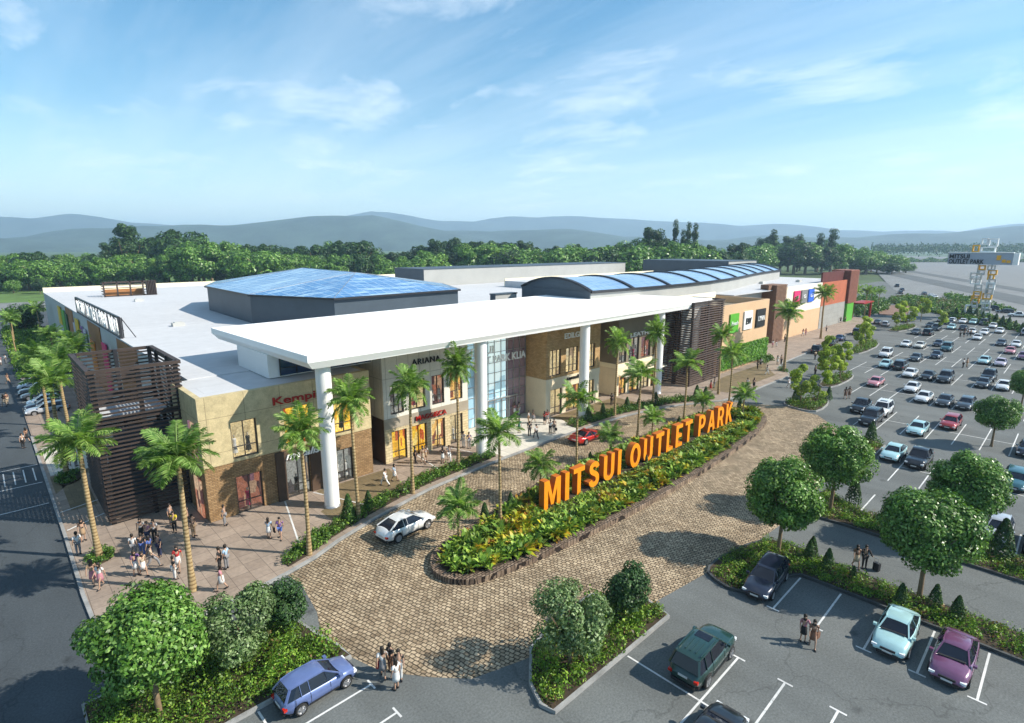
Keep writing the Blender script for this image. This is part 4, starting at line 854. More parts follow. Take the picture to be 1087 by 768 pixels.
# young trees in the planters
yt = [make_tree('young_tree', 5, 1.15, 3.1, 14, 2600, .26, 'leafyoung', s, (1,1,1.55), .07, cl=.42, shell=1.05, limbs=3) for s in (31,32,33)]; YT = [tree_of(o) for o in yt]; used = set()
young = [((81.3,25.8),1.15,'yellow green young tree in the planter nearest the cobbles'), ((84.3,24.6),1.0,'second yellow green young tree in the planter nearest the cobbles'), ((98.5,27.6),1.15,'yellow green young tree in the second planter, left one'), ((101.6,26.6),1.3,'yellow green young tree in the second planter, tallest one'), ((106,27.4),1.0,'yellow green young tree at the far end of the second planter'), ((115.5,32.5),1.1,'yellow green young tree in the small round planter by the dark cars'), ((134,31.8),1.25,'yellow green young tree in the third long planter'), ((141,32.6),1.2,'yellow green young tree at the far end of the third long planter'),
 ((150,35.4),1.2,'yellow green young tree before the parked black wagon'), ((176,34.4),1.4,'yellow green young tree near the far aisle end, left one'), ((184,33.4),1.5,'yellow green young tree near the far aisle end, right one'), ((203,33.6),1.4,'yellow green young tree by the timber deck beyond the last rows'), ((183,26),1.1,'yellow green young tree between the farthest dark cars')]
for i, ((x, y), s_, lab) in enumerate(young):
    j = i % 3; o = yt[j] if j not in used else copy_tree(YT[j]); used.add(j); one(o, x, y, .1, s_, lab, 'tree', 'young trees in the car park planters', i*1.7)
# far treeline
protos = []
for s, (nm, Rc, sq, m, sz, n, clr) in enumerate((('broad_tree',7,(1,1,.85),'leaf',.7,7000,.26),('broad_tree',7,(1.15,1,.8),'leafdark',.7,7000,.24),('broad_tree',7,(1,1.1,1.0),'leaf',.65,7000,.24),('tall_tree',6,(.75,.75,1.45),'leafdark',.6,6000,.24),('poplar',5,(.38,.38,2.1),'leafdark',.7,2600,.26),('bushy_tree',6,(1.25,1.1,.75),'leaf',.6,6000,.3))):
    protos.append(make_tree(nm, 16, Rc, Rc*sq[2]+ (1.5 if nm != 'bushy_tree' else .2), 40, n, sz, m, 50+s, sq, .5, cl=clr, shell=.8, limbs=4))
PR = [tree_of(o) for o in protos]; hts = []
for o in protos:
    cr = [c for c in kids(o) if c.name.startswith('crown')][0]; hts.append(max(v.co.z for v in cr.data.vertices))
prof = [(-60,262),(0,266),(30,262),(60,268),(100,262),(130,252),(160,252),(190,245),(225,250),(260,254),(295,254),(330,256),(380,254),(410,262),(440,258),(470,252),(500,248),(530,250),(560,255),(600,252),(640,251),(680,246),(700,244),(745,250),(780,252),(815,246),(850,246),(885,246),(910,256),(940,262),(955,268)]
usedp = set(); cnt = 0; px = -70.
where = lambda p: 'behind the far left lawn' if p < 70 else 'behind the left end of the mall roof' if p < 215 else 'behind the eight-sided blue glass roof' if p < 430 else 'behind the long pale plant room' if p < 675 else 'behind the arched skylight' if p < 815 else 'behind the terracotta wing'
kinds = ['pale green rounded tree','dark green rounded tree','mid green full tree','tall dark tree','slim dark poplar','low green bushy tree']
def put(p, top, D, kd, sx=1.):
    global cnt
    o = protos[kd] if kd not in usedp else copy_tree(PR[kd]); usedp.add(kd); q = top_at(p, top, D); s_ = (q[2]+.35)/hts[kd]
    o.location = (q[0], q[1], -.35); o.scale = (s_*sx, s_*sx, s_); o.rotation_euler.z = random.uniform(0, 6.28)
    tag(o, kinds[kd]+' in the far treeline '+where(p), 'tree', kinds[kd]+'s '+where(p)); cnt += 1
while px < 958:
    top = np.interp(px, [p[0] for p in prof], [p[1] for p in prof])
    kd = random.choice([0,1,1,2,2,3] if px < 420 else [1,1,3,3,2] if px < 760 else [3,3,3,2]) 
    put(px, top+random.uniform(0,8)+(4 if px > 600 else 0), random.uniform(325,360) if 60 < px < 790 else random.uniform(296,330) if px <= 60 else random.uniform(490,550), kd, random.uniform(.85,1.1)); 
    if px > 60: put(px+6, top+random.uniform(9,17), random.uniform(290,318) if px < 770 else random.uniform(450,490), random.choice([0,2,5,1]), 1.1)
    else: put(px+5, top+random.uniform(10,16), random.uniform(285,295), random.choice([5,5,0]), 1.0)
    px += random.uniform(11,17)
for p, t, D, kd, sx in ((130,237,325,3,1.0),(718,232,320,4,.42),(732,235,322,4,.45),(739,236,318,4,.5),(726,243,318,4,.5),(190,243,318,1,.9),(694,241,325,3,1.),(822,243,500,4,.9),(886,242,500,4,1.),(872,247,498,4,.9),(850,248,500,4,1.),(90,288,300,0,.8),(78,296,290,5,1.),(12,297,270,5,.8),(40,295,268,1,.6),(922,266,470,5,1.2),(945,270,468,5,1.2),(905,262,475,0,1.1)): put(p, t, D, kd, sx)
# wooded edge far away on the right
P = []; n = 26000
u = RNG.uniform(0,1,n); px_ = 925+u*520; D = RNG.uniform(930,1150,n)
pts = np.array([top_at(a, 262, d)[:2] for a, d in zip(px_, D)]); k = np.round(pts/11); hsh = np.abs(np.sin(k[:,0]*12.9898+k[:,1]*78.233)*43758.5)%1
hz = 16+9*hsh; d2 = np.linalg.norm(pts-k*11, axis=1)/7.8; z = (hz*np.sqrt(np.clip(1-d2**2, .05, 1)))*RNG.uniform(.45,1,n)**.4+8*np.clip((D-930)/220,0,1)
V, F = leaf_vf(np.column_stack([pts, z]), RNG.normal(size=(n,3))+[0,0,.6], RNG.uniform(2.,3.8,n), .7); o = link('far_wood', np_mesh('far_wood', V, F, M['leafdark'])); tag(o, 'dense far wood along the right horizon', 'wood', kind='stuff')
n = 9000; t_ = RNG.uniform(0,1,n); px_ = 925+t_*260; D = 800+RNG.uniform(0,22,n)
pts = np.array([top_at(a, 262, d)[:2] for a, d in zip(px_, D)]); V, F = leaf_vf(np.column_stack([pts, RNG.uniform(-.3,1,n)*5.+1.5*np.sin(px_*.3)]), RNG.normal(size=(n,3))+[0,0,.6], RNG.uniform(1.6,2.6,n), .7); tag(link('far_hedgerow', np_mesh('far_hedgerow', V, F, M['hedge'])), 'low pale green hedgerow before the far wood', 'hedgerow', kind='stuff')
# ---------------------------------------------------------------- planted beds
def cover(poly, dens, h, m, nb=12, L=.34, spread=.32, name='ground_cover', z0=.12, lab=None, strappy=False, shrubby=1., low=None):
    C = scatter(poly, dens)
    if low: C = C[~((C[:,0] > low[0]) & (C[:,0] < low[1]) & (C[:,1] > 28.55) & (C[:,1] < 29.5))]
    n = len(C)
    if n == 0: return
    hh = h*RNG.uniform(.45, 1.25, n)*(.75+.5*np.abs(np.sin(C[:,0]*.9)*np.cos(C[:,1]*1.1)))
    if low: hh = np.where((C[:,0] > low[0]) & (C[:,0] < low[1]) & (C[:,1] > low[2]) & (C[:,1] < low[3]), hh*low[4], hh)
    k = np.repeat(np.arange(n), nb); q = len(k)
    if strappy:
        a = RNG.uniform(0, 6.28, q); el = RNG.uniform(.15, 1.25, q); d = np.stack([np.cos(a)*np.cos(el), np.sin(a)*np.cos(el), np.sin(el)], 1)
        l = L*RNG.uniform(.7,1.4,q)*(.5+hh[k]/h); base_ = np.column_stack([C[k]+RNG.normal(size=(q,2))*.06, np.full(q, z0)+hh[k]*.25])
        w = np.cross(d, [0,0,1.]); w = unit(w)*(l*.13)[:,None]; m1 = base_+d*l[:,None]*.55; tip = base_+d*l[:,None]; tip[:,2] -= .22*l; 
        V = np.stack([base_, m1+w, tip, m1-w], 1).reshape(-1,3); F = np.arange(4*q).reshape(-1,4)
    else:
        d = unit(RNG.normal(size=(q,3))*[1,1,.8]+[0,0,.35]); rr = RNG.uniform(.5,1,q)**.5
        P = np.column_stack([C[k], np.zeros(q)])+d*np.column_stack([rr*spread*shrubby, rr*spread*shrubby, rr*hh[k]*.75]); P[:,2] = np.maximum(P[:,2]+hh[k]*.3, .02)+z0
        V, F = leaf_vf(P, d+RNG.normal(size=(q,3))*.5, L*RNG.uniform(.6,1.3,q))
    o = link(name, np_mesh(name, V, F, M[m])); return tag(o, lab, 'ground cover', kind='stuff')
def bed(name, poly, kerb=None, h=.18, kw=.16, kh=.2, km='kerb'):
    g = MB(); g.prism(poly, 0, h); o = structure(name, g, M['soil'])
    if km:
        g = MB(); ribbon(g, poly, kw, 0, kh, True); structure('bed_kerb', g, M[km])
def cones(pts, h, lab, grp, seed=3):
    g = np.random.default_rng(seed); n = 900; proto = None
    u = g.uniform(0,1,n)**.8; a = g.uniform(0,6.28,n); r = .33*(1-u)**.75*g.uniform(.75,1.05,n)+.03
    P = np.stack([r*np.cos(a), r*np.sin(a), u*1.0+.05], 1); N = np.stack([np.cos(a), np.sin(a), np.full(n,.5)], 1)
    V, F = leaf_vf(P, N+g.normal(size=(n,3))*.4, .10); me = np_mesh('conifer_shrub', V, F, M['cone'])
    for i, (x, y, s_) in enumerate(pts):
        o = link('conifer_shrub', me); o.location = (x, y, .15); o.scale = (h*s_*.85, h*s_*.85, h*s_); o.rotation_euler.z = i*1.1
        tag(o, lab[i] if isinstance(lab, list) else lab, 'shrub', grp)
ISL = smooth_poly([(20.3,29.2),(19.7,28),(20.1,26.3),(21.8,25.1),(29.1,24.2),(41.2,23.7),(57.3,24.2),(67.8,25.4),(72.2,26.8),(73.4,29.2),(69.9,32.0),(65,33.5),(46.5,33.8),(34,33.0),(28,31.6),(24.5,31.0),(21.5,30.4)], 2)
g = MB(); g.prism(offset(ISL, -.3), 0, .36); structure('island_bed', g, M['soil'])
g = MB(); ribbon(g, offset(ISL, -.2), .62, 0, .42, True); tag(structure('stone_edging', g, M['stonekerb']))
inner = offset(ISL, -.75)
cover(inner, 6.5, .8, 'bloom', 16, .52, name='mixed_planting', z0=.34, lab='mixed green, yellow and red planting filling the island round the orange letters', strappy=True, low=(31,68,26.6,30.2,.25))
cover(inner, 3.0, .55, 'cover', 26, .19, .42, name='leafy_planting', z0=.34, lab='leafy green shrubs between the mixed planting of the island', low=(31,68,26.6,30.2,.3))
cones([(27.2,32.0-.6,1.),(30.5,31.8,.8),(60,32.6,.9),(73-.8,30.4,1.2),(71,31.2,1.),(46.8,28.8,.7),(35.5,32.3,.8),(43,33.0,.8)], 1.5, ['conical shrub at the near back edge of the island','small conical shrub behind the first orange letter','conical shrub behind the last orange word','tall conical shrub just past the last orange letter','conical shrub at the far back edge of the island','small dark shrub in front of the middle orange letters','small conical shrub behind the second orange letter','small conical shrub behind the letter O'], 'conical shrubs in the island')
# kerb hedges
HED = [(13.0,35.9),(14.7,36.4),(17.0,37.5),(20.8,38.8),(25.1,39.9),(27.4,40.4),(33,40.9),(37.4,41.2),(37.0,42.6),(32.5,42.4),(27,41.9),(24.6,41.3),(20.2,40.2),(16.4,38.9),(14.0,37.9),(12.9,36.9)]
HED2 = [(50.8,41.3),(58.9,41.0),(65,39.9),(69.3,38.6),(75.6,35.7),(77.2,36.6),(70.2,40.2),(65.4,41.5),(59.3,42.7),(50.9,43.0)]
for Pq, lab in ((HED,'low clipped hedge and shrubs along the kerb left of the entrance paving'), (HED2,'low hedge and shrubs along the kerb right of the entrance paving')):
    bed('hedge_bed', Pq, km=None, h=.2); cover(Pq, 7, .62, 'hedge', 26, .19, .34, name='kerb_hedge', z0=.2, lab=lab); cover(Pq, 1.2, .9, 'cover', 26, .2, .3, name='kerb_shrubs', z0=.2, lab='taller light green shrubs in the kerb hedge '+lab.split('kerb ')[1])
cones([(54.2,42.1,1.1),(57.0,41.9,1.),(61.6,41.3,1.05),(67.,40.2,1.),(64,41,.8),(19.4,39.4,1.2),(21.5,39.9,.9),(73.5,37.4,1.2),(75,36.8,1.)], 1.7, ['conical shrub in the right kerb hedge, nearest the entrance','conical shrub in the right kerb hedge, second from the entrance','conical shrub by the palm before the olive shop','conical shrub by the last white column','small conical shrub between the last two columns','tall conical shrub at the foot of the first white column','short conical shrub just right of the first white column','conical shrub at the end of the right kerb hedge','shorter conical shrub at the end of the right kerb hedge'], 'conical shrubs in the kerb hedges')
# beds
B1 = [(.9,25.0),(11.9,25.0),(11.75,26.5),(11.3,28.2),(11.0,30.0),(10,30.9),(8,31.1),(.9,31.0)]
B2 = smooth_poly([(33.6,15.5),(33.0,14.6),(32.7,13.4),(33.2,12.3),(34.6,11.6),(37.7,11.3),(37.8,9),(37.8,-8),(40.6,-8),(40.7,8.9),(41.4,12.7),(40.6,14.3),(38.5,15.1),(35.5,15.6)], 1)
B3 = [(47.4,14.0),(47.6,11),(47.5,-8),(51.1,-8),(51.1,10.6),(52.2,12.2),(54,14.0),(51,14.3)]
B4 = [(17.15,14.85),(27.4,14.75),(27.55,15.4),(27.9,17.2),(25.6,19.3),(22.2,19.2),(19.4,18.6),(17.6,16.9),(17.0,15.6)]
B5 = [(60.4,13.3),(71,13.3),(72,15),(70,16.4),(66,15.9),(60,15)]
BA = smooth_poly([(79.9,27.4),(82,28.2),(86.5,26.6),(88.5,25),(86,23.4),(80,22.9),(78.9,24.4)], 1)
BB = smooth_poly([(94.6,27.6),(95.6,25.8),(104,25.5),(108.5,26.3),(107,28.4),(100.2,28.8)], 1)
BC = smooth_poly([(112.5,33.8),(113,31.6),(118,31.6),(118,33.9)], 2); BD = smooth_poly([(129.5,32.6),(131,30.9),(146,30.9),(152,33.5),(150,35),(138,34.4)], 1)
BE = smooth_poly([(172,35.4),(174,32.4),(188,31.5),(190,33.6),(180,35.8)], 1); BF = smooth_poly([(96.5,35.2),(101.5,34.9),(103.2,37.1),(99,37.3)], 1)
for P_, lab, hh, m in ((B1,'bed of shrubs under the large round tree by the side road',.75,'cover'), (B2,'long bed of low shrubs behind the front parking bays',.5,'cover'), (B3,'second long bed of low shrubs across the drive lane',.5,'cover'), (B4,'wedge shaped bed of bright shrubs beside the green car',.6,'cover'), (B5,'narrow bed of shrubs at the head of the first double row',.7,'cover'),
      (BA,'planter bed of shrubs nearest the cobbles',.8,'cover'), (BB,'second planter bed of shrubs beside the drive lane',.8,'cover'), (BC,'small round planter bed of shrubs',.8,'cover'), (BD,'third long planter bed beside the drive lane',.8,'cover'), (BE,'far planter bed by the timber deck',.9,'cover')):
    bed('planted_bed', P_, km='darkkerb' if P_ in (B2, B3) else 'kerb'); I_ = offset(P_, -.3) if sum(P_[i][0]*P_[(i+1)%len(P_)][1]-P_[(i+1)%len(P_)][0]*P_[i][1] for i in range(len(P_))) > 0 else offset(P_, .3)
    cover(I_, 8.5 if P_[0][0] < 60 else 4.5, hh, m, 34 if P_[0][0] < 60 else 24, .135 if P_[0][0] < 60 else .2, .36, name='low_shrubs', z0=.18, lab=lab); cover(I_, .7, hh*1.1, 'redcover', 16, .2, .34, name='reddish_shrubs', z0=.18, lab='reddish shrubs scattered in the '+lab.replace(' of shrubs',''))
cover(B1, 1.3, 1.7, 'cover', 90, .15, .48, name='tall_shrubs', z0=.2, lab='taller green shrubs in the near left bed'); cover(B4, .8, 1.3, 'cover', 34, .2, .42, name='tall_shrubs', z0=.2, lab='taller bright shrubs in the wedge shaped bed')
bed('palm_bed', smooth_poly([(2.9,46.2),(3.4,45.2),(4.5,45.9),(4.6,46.9),(4.1,47.7),(3.1,47.5)], 2), h=.25, km=None); cover(smooth_poly([(2.8,46.2),(3.4,45.1),(4.6,45.9),(4.7,46.9),(4.1,47.8),(3.1,47.6)], 2), 12, .45, 'hedge', 26, .15, .3, name='palm_foot_planting', z0=.25, lab='low green planting round the foot of the corner palm')
PB3 = smooth_poly([(2.75,66.4),(3.2,63.3),(4.7,64.3),(5.2,66.8),(4.2,68)], 2); bed('palm_bed', PB3, h=.25, km=None); cover(PB3, 10, .45, 'hedge', 26, .16, .32, name='palm_foot_planting', z0=.25, lab='low green planting round the foot of the palm by the crossing')
PB4 = smooth_poly([(101.2,35.2),(102.4,34.9),(103.6,36.6),(102.8,37.2)], 2); cover(PB4, 8, .6, 'hedge', 26, .22, .4, name='palm_foot_planting', z0=.13, lab='low planting at the foot of the palm before the peach wing')
cover([(108,40.3),(112.5,41.8),(112,43.5),(111.3,43.5),(106,42.2)], 2.5, 1.3, 'hedge', 40, .3, .6, name='wall_shrubs', z0=.13, lab='dark green shrubs at the foot of the slatted pier')
SB = [(3.4,122.5),(10.9,122.5),(10.9,200),(3.4,200)]; bed('side_bed', SB, km='kerb'); cover(SB, .9, 1.3, 'cover', 34, .5, .9, name='side_shrubs', z0=.2, lab='yellow green shrubs filling the long bed by the side road')
cones([(41.4-.9,11.0,1.),(*G(858,597),.95),(*G(878,606),.95),(*G(955,644),.9),(*G(991,648),1.0),(*G(1014,661),1.),(*G(905,617),.6)], 1.55, ['conical shrub near the round tree at the bed tip','conical shrub in the long bed between the dark car and the suitcase couple','conical shrub in the long bed, just left of the suitcase couple','conical shrub in the long bed by the trunk behind the pale cyan car','conical shrub in the long bed between pale cyan and purple cars','conical shrub in the long bed behind the purple car','small conical shrub in the long bed below the suitcase couple'], 'conical shrubs in the long bed')
cones([(52.3,11.5,1.2),(70.4,14.6,1.3),(50.2,1.6,1.5),(49.6,-.4,1.1),(82.3+4.6,23.9,1.0),(83,27,1.1)], 1.9, ['conical shrub beside the trunk of the second bed tree','conical shrub at the head of the first double row','tall conical shrub by the light blue car','conical shrub at the right edge by the black car','conical shrub at the end of the planter nearest the cobbles','conical shrub behind the young trees of the nearest planter'], 'conical shrubs in the car park')
# boundary planting and timber deck
HB = [G(*q) for q in ((944,318),(962,316),(985,318),(1008,322),(1026,325),(1040,334),(1056,340),(1074,346),(1087,352),(1100,358),(1075,351),(1060,349),(1040,345),(1010,338),(990,332),(965,326),(945,322))]
bed('boundary_bed', HB, km=None, h=.1); cover(HB, .9, 1.5, 'hedge', 26, .6, .8, name='boundary_hedge', z0=.1, lab='long bank of hedging that bounds the car park'); cover(HB, .16, 1.7, 'redcover', 20, .6, .8, name='boundary_shrubs', z0=.1, lab='reddish brown shrubs in the boundary bank')
HC = [G(*q) for q in ((1004,314),(1030,318),(1050,326),(1075,330),(1075,333),(1045,329),(1022,322),(1002,317))]; cover(HC, .4, 1.8, 'hedge', 24, .8, 1., name='outer_hedge', z0=.05, lab='lower outer hedge behind the boundary bank')
HD = [G(*q) for q in ((906,326),(912,318),(925,317),(944,323),(940,331),(925,334),(908,338))]; cover(HD, .5, 2.2, 'hedge', 26, .8, 1., name='corner_shrubs', z0=.1, lab='dark green shrubbery beyond the terracotta wing')
DK = [G(*q) for q in ((931,330),(938,325),(966,325),(964,333),(950,335),(934,335))]; g = MB(); g.prism(DK, 0, .3); structure('timber_deck', g, M['timberslat'])
pts = []
for i in range(14): x, y = G(1000+i*7.0, 331+i*1.9+random.uniform(-2,2)); pts.append((x, y, random.uniform(.8,1.3)))
cones(pts, 2.8, 'conical shrub standing in the boundary bank of hedging', 'conical shrubs in the boundary bank')
# ---------------------------------------------------------------- cars (length along +X, nose at +X)
CARS = dict(
 sedan=dict(L=4.5,W=1.78,H=1.42,wb=(-1.32,1.38),wr=.32, prof=[(-2.25,.62,.40),(-2.18,.90,.30),(-1.75,.99,.24),(-1.45,.99,.2),(1.0,.94,.2),(1.6,.87,.2),(2.05,.76,.24),(2.2,.6,.32),(2.26,.48,.4)], gh=(-1.72,-.95,.28,1.08), rw=.60),
 suv=dict(L=4.7,W=1.92,H=1.80,wb=(-1.38,1.42),wr=.39, prof=[(-2.35,.75,.5),(-2.31,1.10,.38),(-2.0,1.16,.32),(-1.4,1.16,.28),(1.0,1.12,.28),(1.6,1.08,.28),(2.1,1.0,.34),(2.3,.82,.42),(2.36,.6,.5)], gh=(-2.26,-1.98,.30,1.02), rw=.68),
 hatch=dict(L=3.8,W=1.68,H=1.50,wb=(-1.15,1.22),wr=.31, prof=[(-1.9,.65,.42),(-1.86,.98,.3),(-1.6,1.02,.24),(-1.2,1.01,.2),(.8,.95,.2),(1.3,.88,.2),(1.7,.78,.24),(1.86,.62,.34),(1.9,.5,.4)], gh=(-1.84,-1.5,.25,1.05), rw=.60),
 wagon=dict(L=4.7,W=1.8,H=1.48,wb=(-1.4,1.42),wr=.33, prof=[(-2.35,.65,.42),(-2.31,.98,.3),(-2.0,1.03,.24),(-1.4,1.0,.2),(1.0,.94,.2),(1.6,.87,.2),(2.1,.78,.24),(2.3,.62,.34),(2.35,.5,.4)], gh=(-2.26,-1.9,.3,1.1), rw=.62),
 coupe=dict(L=4.5,W=1.9,H=1.18,wb=(-1.3,1.35),wr=.33, prof=[(-2.25,.6,.36),(-2.2,.86,.26),(-1.7,.88,.2),(-1.3,.86,.16),(.8,.78,.15),(1.5,.72,.15),(2.0,.56,.18),(2.2,.44,.24),(2.28,.34,.28)], gh=(-1.5,-.45,.18,1.0), rw=.56),
 crossover=dict(L=4.75,W=1.92,H=1.62,wb=(-1.4,1.45),wr=.38, prof=[(-2.38,.7,.46),(-2.34,1.06,.36),(-2.05,1.15,.3),(-1.4,1.12,.26),(1.0,1.04,.26),(1.6,.98,.26),(2.1,.86,.3),(2.32,.68,.38),(2.38,.5,.44)], gh=(-2.1,-1.2,.35,1.2), rw=.60),
 pickup=dict(L=5.0,W=1.85,H=1.72,wb=(-1.5,1.55),wr=.38, prof=[(-2.5,.7,.5),(-2.47,1.06,.42),(-2.2,1.08,.36),(-1.5,1.08,.34),(1.0,1.08,.3),(1.7,1.04,.3),(2.3,.96,.34),(2.46,.78,.42),(2.52,.6,.48)], gh=(-1.0,-.75,.42,1.12), rw=.66))
def make_car(kind, extras=()):
    c = CARS[kind]; W = c['W']/2; root = empty('car'); xs = [p[0] for p in c['prof']]; zt = [p[1] for p in c['prof']]; zb = [p[2] for p in c['prof']]
    wr = c['wr']; ar = wr+.07; st = sorted(set([round(x, 3) for x in np.linspace(xs[0], xs[-1], 19)]+[round(w+ar*q, 3) for w in c['wb'] for q in (-1.02,-1,-.8,-.5,0,.5,.8,1,1.02)]))
    g = MB(); rings = []
    for x in st:
        t = np.interp(x, xs, zt); b = np.interp(x, xs, zb); bb = b
        for w in c['wb']:
            if abs(x-w) < ar: bb = max(bb, wr+math.sqrt(max(ar*ar-(x-w)**2, 0)))
        e = abs(x)/(c['L']/2); wd = W*(1-.20*e**5-.03*e*e); mid_ = b+(t-b)*.52
        ht = t-.02
        half = [(wd*.80, bb), (wd*.965, max(bb+.0, min(b+.10, t-.1)) if bb == b else bb), (wd, max(mid_, bb+.01)), (wd*.985, max(b+(t-b)*.72, bb+.02)), (wd*.93, max(t-.05, bb+.03)), (wd*.80, t), (wd*.4, t+.035), (0, t+.045)]
        ring = [(x, y, z) for y, z in half]+[(x, -y, z) for y, z in half[-2::-1]]; rings.append(ring)
    n = len(rings[0]); vs = [v for r in rings for v in r]
    g.add(vs, [(i*n+k, (i+1)*n+k, (i+1)*n+k+1, i*n+k+1) for i in range(len(rings)-1) for k in range(n-1)], 0, True)
    g.add(rings[0], [tuple(range(n))]); g.add(rings[-1], [tuple(range(n-1,-1,-1))])
    # greenhouse: rear base, roof rear, roof front, windscreen base
    a, b_, c_, d = c['gh']; Hh = c['H']; rw = c['rw']/.9*W*.93; bw = W*.90
    za, zd = np.interp(a, xs, zt)-.01, np.interp(d, xs, zt)-.01; mz = np.interp((a+d)/2, xs, zt)-.02
    BL = lambda s: [(a, s*bw*.93, za), (b_, s*bw, np.interp(b_, xs, zt)-.03), (c_, s*bw, np.interp(c_, xs, zt)-.03), (d, s*bw*.9, zd)]
    TP = lambda s: [(b_, s*rw*.93, Hh-.07), (b_+.35, s*rw, Hh-.03), (c_-.1, s*rw, Hh-.03), (c_, s*rw*.94, Hh-.08)]
    gl = MB(); L_, R_ = BL(1), BL(-1); t1, t2 = TP(1), TP(-1)
    for B_, T_, flip in ((L_, t1, 0), (R_, t2, 1)):
        q = [B_[0], B_[1], B_[2], B_[3], T_[3], T_[2], T_[1], T_[0]]; f = [(0,1,7),(1,6,7),(1,2,5,6),(2,4,5),(2,3,4)]
        gl.add(q, [x[::-1] for x in f] if flip else f)
    gl.add([L_[3], R_[3], t2[3], t1[3]], [(0,1,2,3)]); gl.add([R_[0], L_[0], t1[0], t2[0]], [(0,1,2,3)])
    gl.build('window_glass', M['carglass'], root)
    # roof and pillars in body paint
    u = 8; rf = []
    for x, zz, ww in ((b_-.05,Hh-.09,rw*.95),(b_+.12,Hh-.035,rw*.99),(b_+.45,Hh,rw*1.01),((b_+c_)/2,Hh+.02,rw*1.01),(c_-.2,Hh-.01,rw*1.01),(c_-.02,Hh-.055,rw*.99),(c_+.06,Hh-.1,rw*.96)):
        rf.append([(x, ww*math.cos(math.pi*k/u)*(1 if k in (0,u) else 1), zz-.03+.05*math.sin(math.pi*k/u)) for k in range(u+1)])
    m = u+1; g.add([v for r in rf for v in r], [(i*m+k, (i+1)*m+k, (i+1)*m+k+1, i*m+k+1) for i in range(len(rf)-1) for k in range(u)], 0, True)
    for sgn in (-1, 1):
        B_, T_ = BL(sgn), TP(sgn)
        g.bar(B_[3], T_[3], .07, .05); g.bar(B_[0], T_[0], .11 if kind != 'pickup' else .3, .07)
        g.bar(T_[0], T_[1], .05, .05); g.bar(T_[1], T_[2], .05, .05); g.bar(T_[2], T_[3], .05, .05)
        xm = (b_+c_)/2-.02; g.bar((xm, sgn*(bw+.004), mz), (xm, sgn*(rw+.004), Hh-.05), .02, .075)
        if kind in ('suv','wagon','hatch','crossover'): xq = a+(b_-a)+.42; g.bar((xq, sgn*(bw+.004), mz), (xq, sgn*(rw+.004), Hh-.05), .02, .12)
    if kind == 'pickup':
        pass
    if 'rack' in extras:
        for sgn in (-1, 1): g.bar((b_+.2, sgn*rw*.9, Hh+.05), (c_-.3, sgn*rw*.9, Hh+.06), .05, .05)
        for i in range(3): g.bar((b_+.3, (i-1)*.28, Hh+.045), (b_+1.3, (i-1)*.28, Hh+.055), .05, .03)
    bd = g.build('body', M['carpaint'], root)
    if 'sunroof' in extras: s_ = MB(); s_.box(c_-.75, c_-.2, -.4, .4, Hh+.021, Hh+.034); s_.build('sunroof', M['carglass'], root)
    if 'wipers' in extras: s_ = MB(); s_.bar((d-.02,-.6,zd+.07),(d-.1,.55,zd+.1),.14,.03); s_.build('wiper_cowl', M['trim'], root)
    # underbody, bumpers, grille, door seams
    g = MB(); g.box(xs[0]+.25, xs[-1]-.25, -W*.78, W*.78, .2, .62); g.box(xs[0]-.02, xs[0]+.12, -W*.66, W*.66, .28, .44); g.box(xs[-1]-.12, xs[-1]+.02, -W*.56, W*.56, .24, .42)
    g.box(xs[-1]-.14, xs[-1]+.005, -W*.4, W*.4, .5, .6)
    if kind == 'pickup': g.box(-2.38, -1.05, -.72, .72, 1.095, 1.14)
    g.build('underbody', M['trim'], root)
    for sgn in (-1, 1):
        for lx, nm, m_, ww in ((xs[-1]-.16, 'headlight', 'lamp', .36), (xs[0]+.02, 'tail_light', 'tail', .3)):
            f = 1 if nm == 'headlight' else -1; z = np.interp(lx, xs, zt)*.82; yo = sgn*W*.74; g = MB()
            x0 = lx+(.085 if f > 0 else -.035); g.box(x0-.14*(1 if f > 0 else -1), x0+.03*f, yo-ww/2*.8, yo+ww/2*.62 if sgn > 0 else yo+ww/2*.8, z-.085, z+.045) if sgn > 0 else g.box(x0-.14*(1 if f > 0 else -1), x0+.03*f, yo-ww/2*.62, yo+ww/2*.8, z-.085, z+.045)
            g.build(nm, M[m_], root)
        g = MB(); g.box(d-.22, d-.05, sgn*(bw+.02), sgn*(bw+.2), zd+.03, zd+.16); g.build('wing_mirror', M['carpaint'], root)
    g = MB(); g.box(xs[0]-.045, xs[0]-.015, -.25, .25, .56 if kind != 'suv' else .72, .67 if kind != 'suv' else .83); g.build('number_plate', M['plate'], root)
    for sgn in (-1, 1):
        g = MB()
        for xx in (c_+.12, (b_+c_)/2-.02, b_+.12 if kind not in ('coupe','pickup') else (b_+c_)/2-.03):
            zz = np.interp(xx, xs, zt); g.bar((xx, sgn*W*.972, .42), (xx, sgn*W*1.001, .42+(zz-.42)*.55), .02, .014); g.bar((xx, sgn*W*1.001, .42+(zz-.42)*.55), (xx, sgn*W*.935, zz-.04), .02, .014)
        g.bar((c['wb'][0]+wr+.1, sgn*W*.975, .36), (c['wb'][1]-wr-.1, sgn*W*.975, .36), .03, .09)
        g.build('door_trim', M['trim'], root)
    g = MB(); g.box(xs[-1]+.012, xs[-1]+.03, -.24, .24, .40, .5); g.build('number_plate', M['plate'], root)
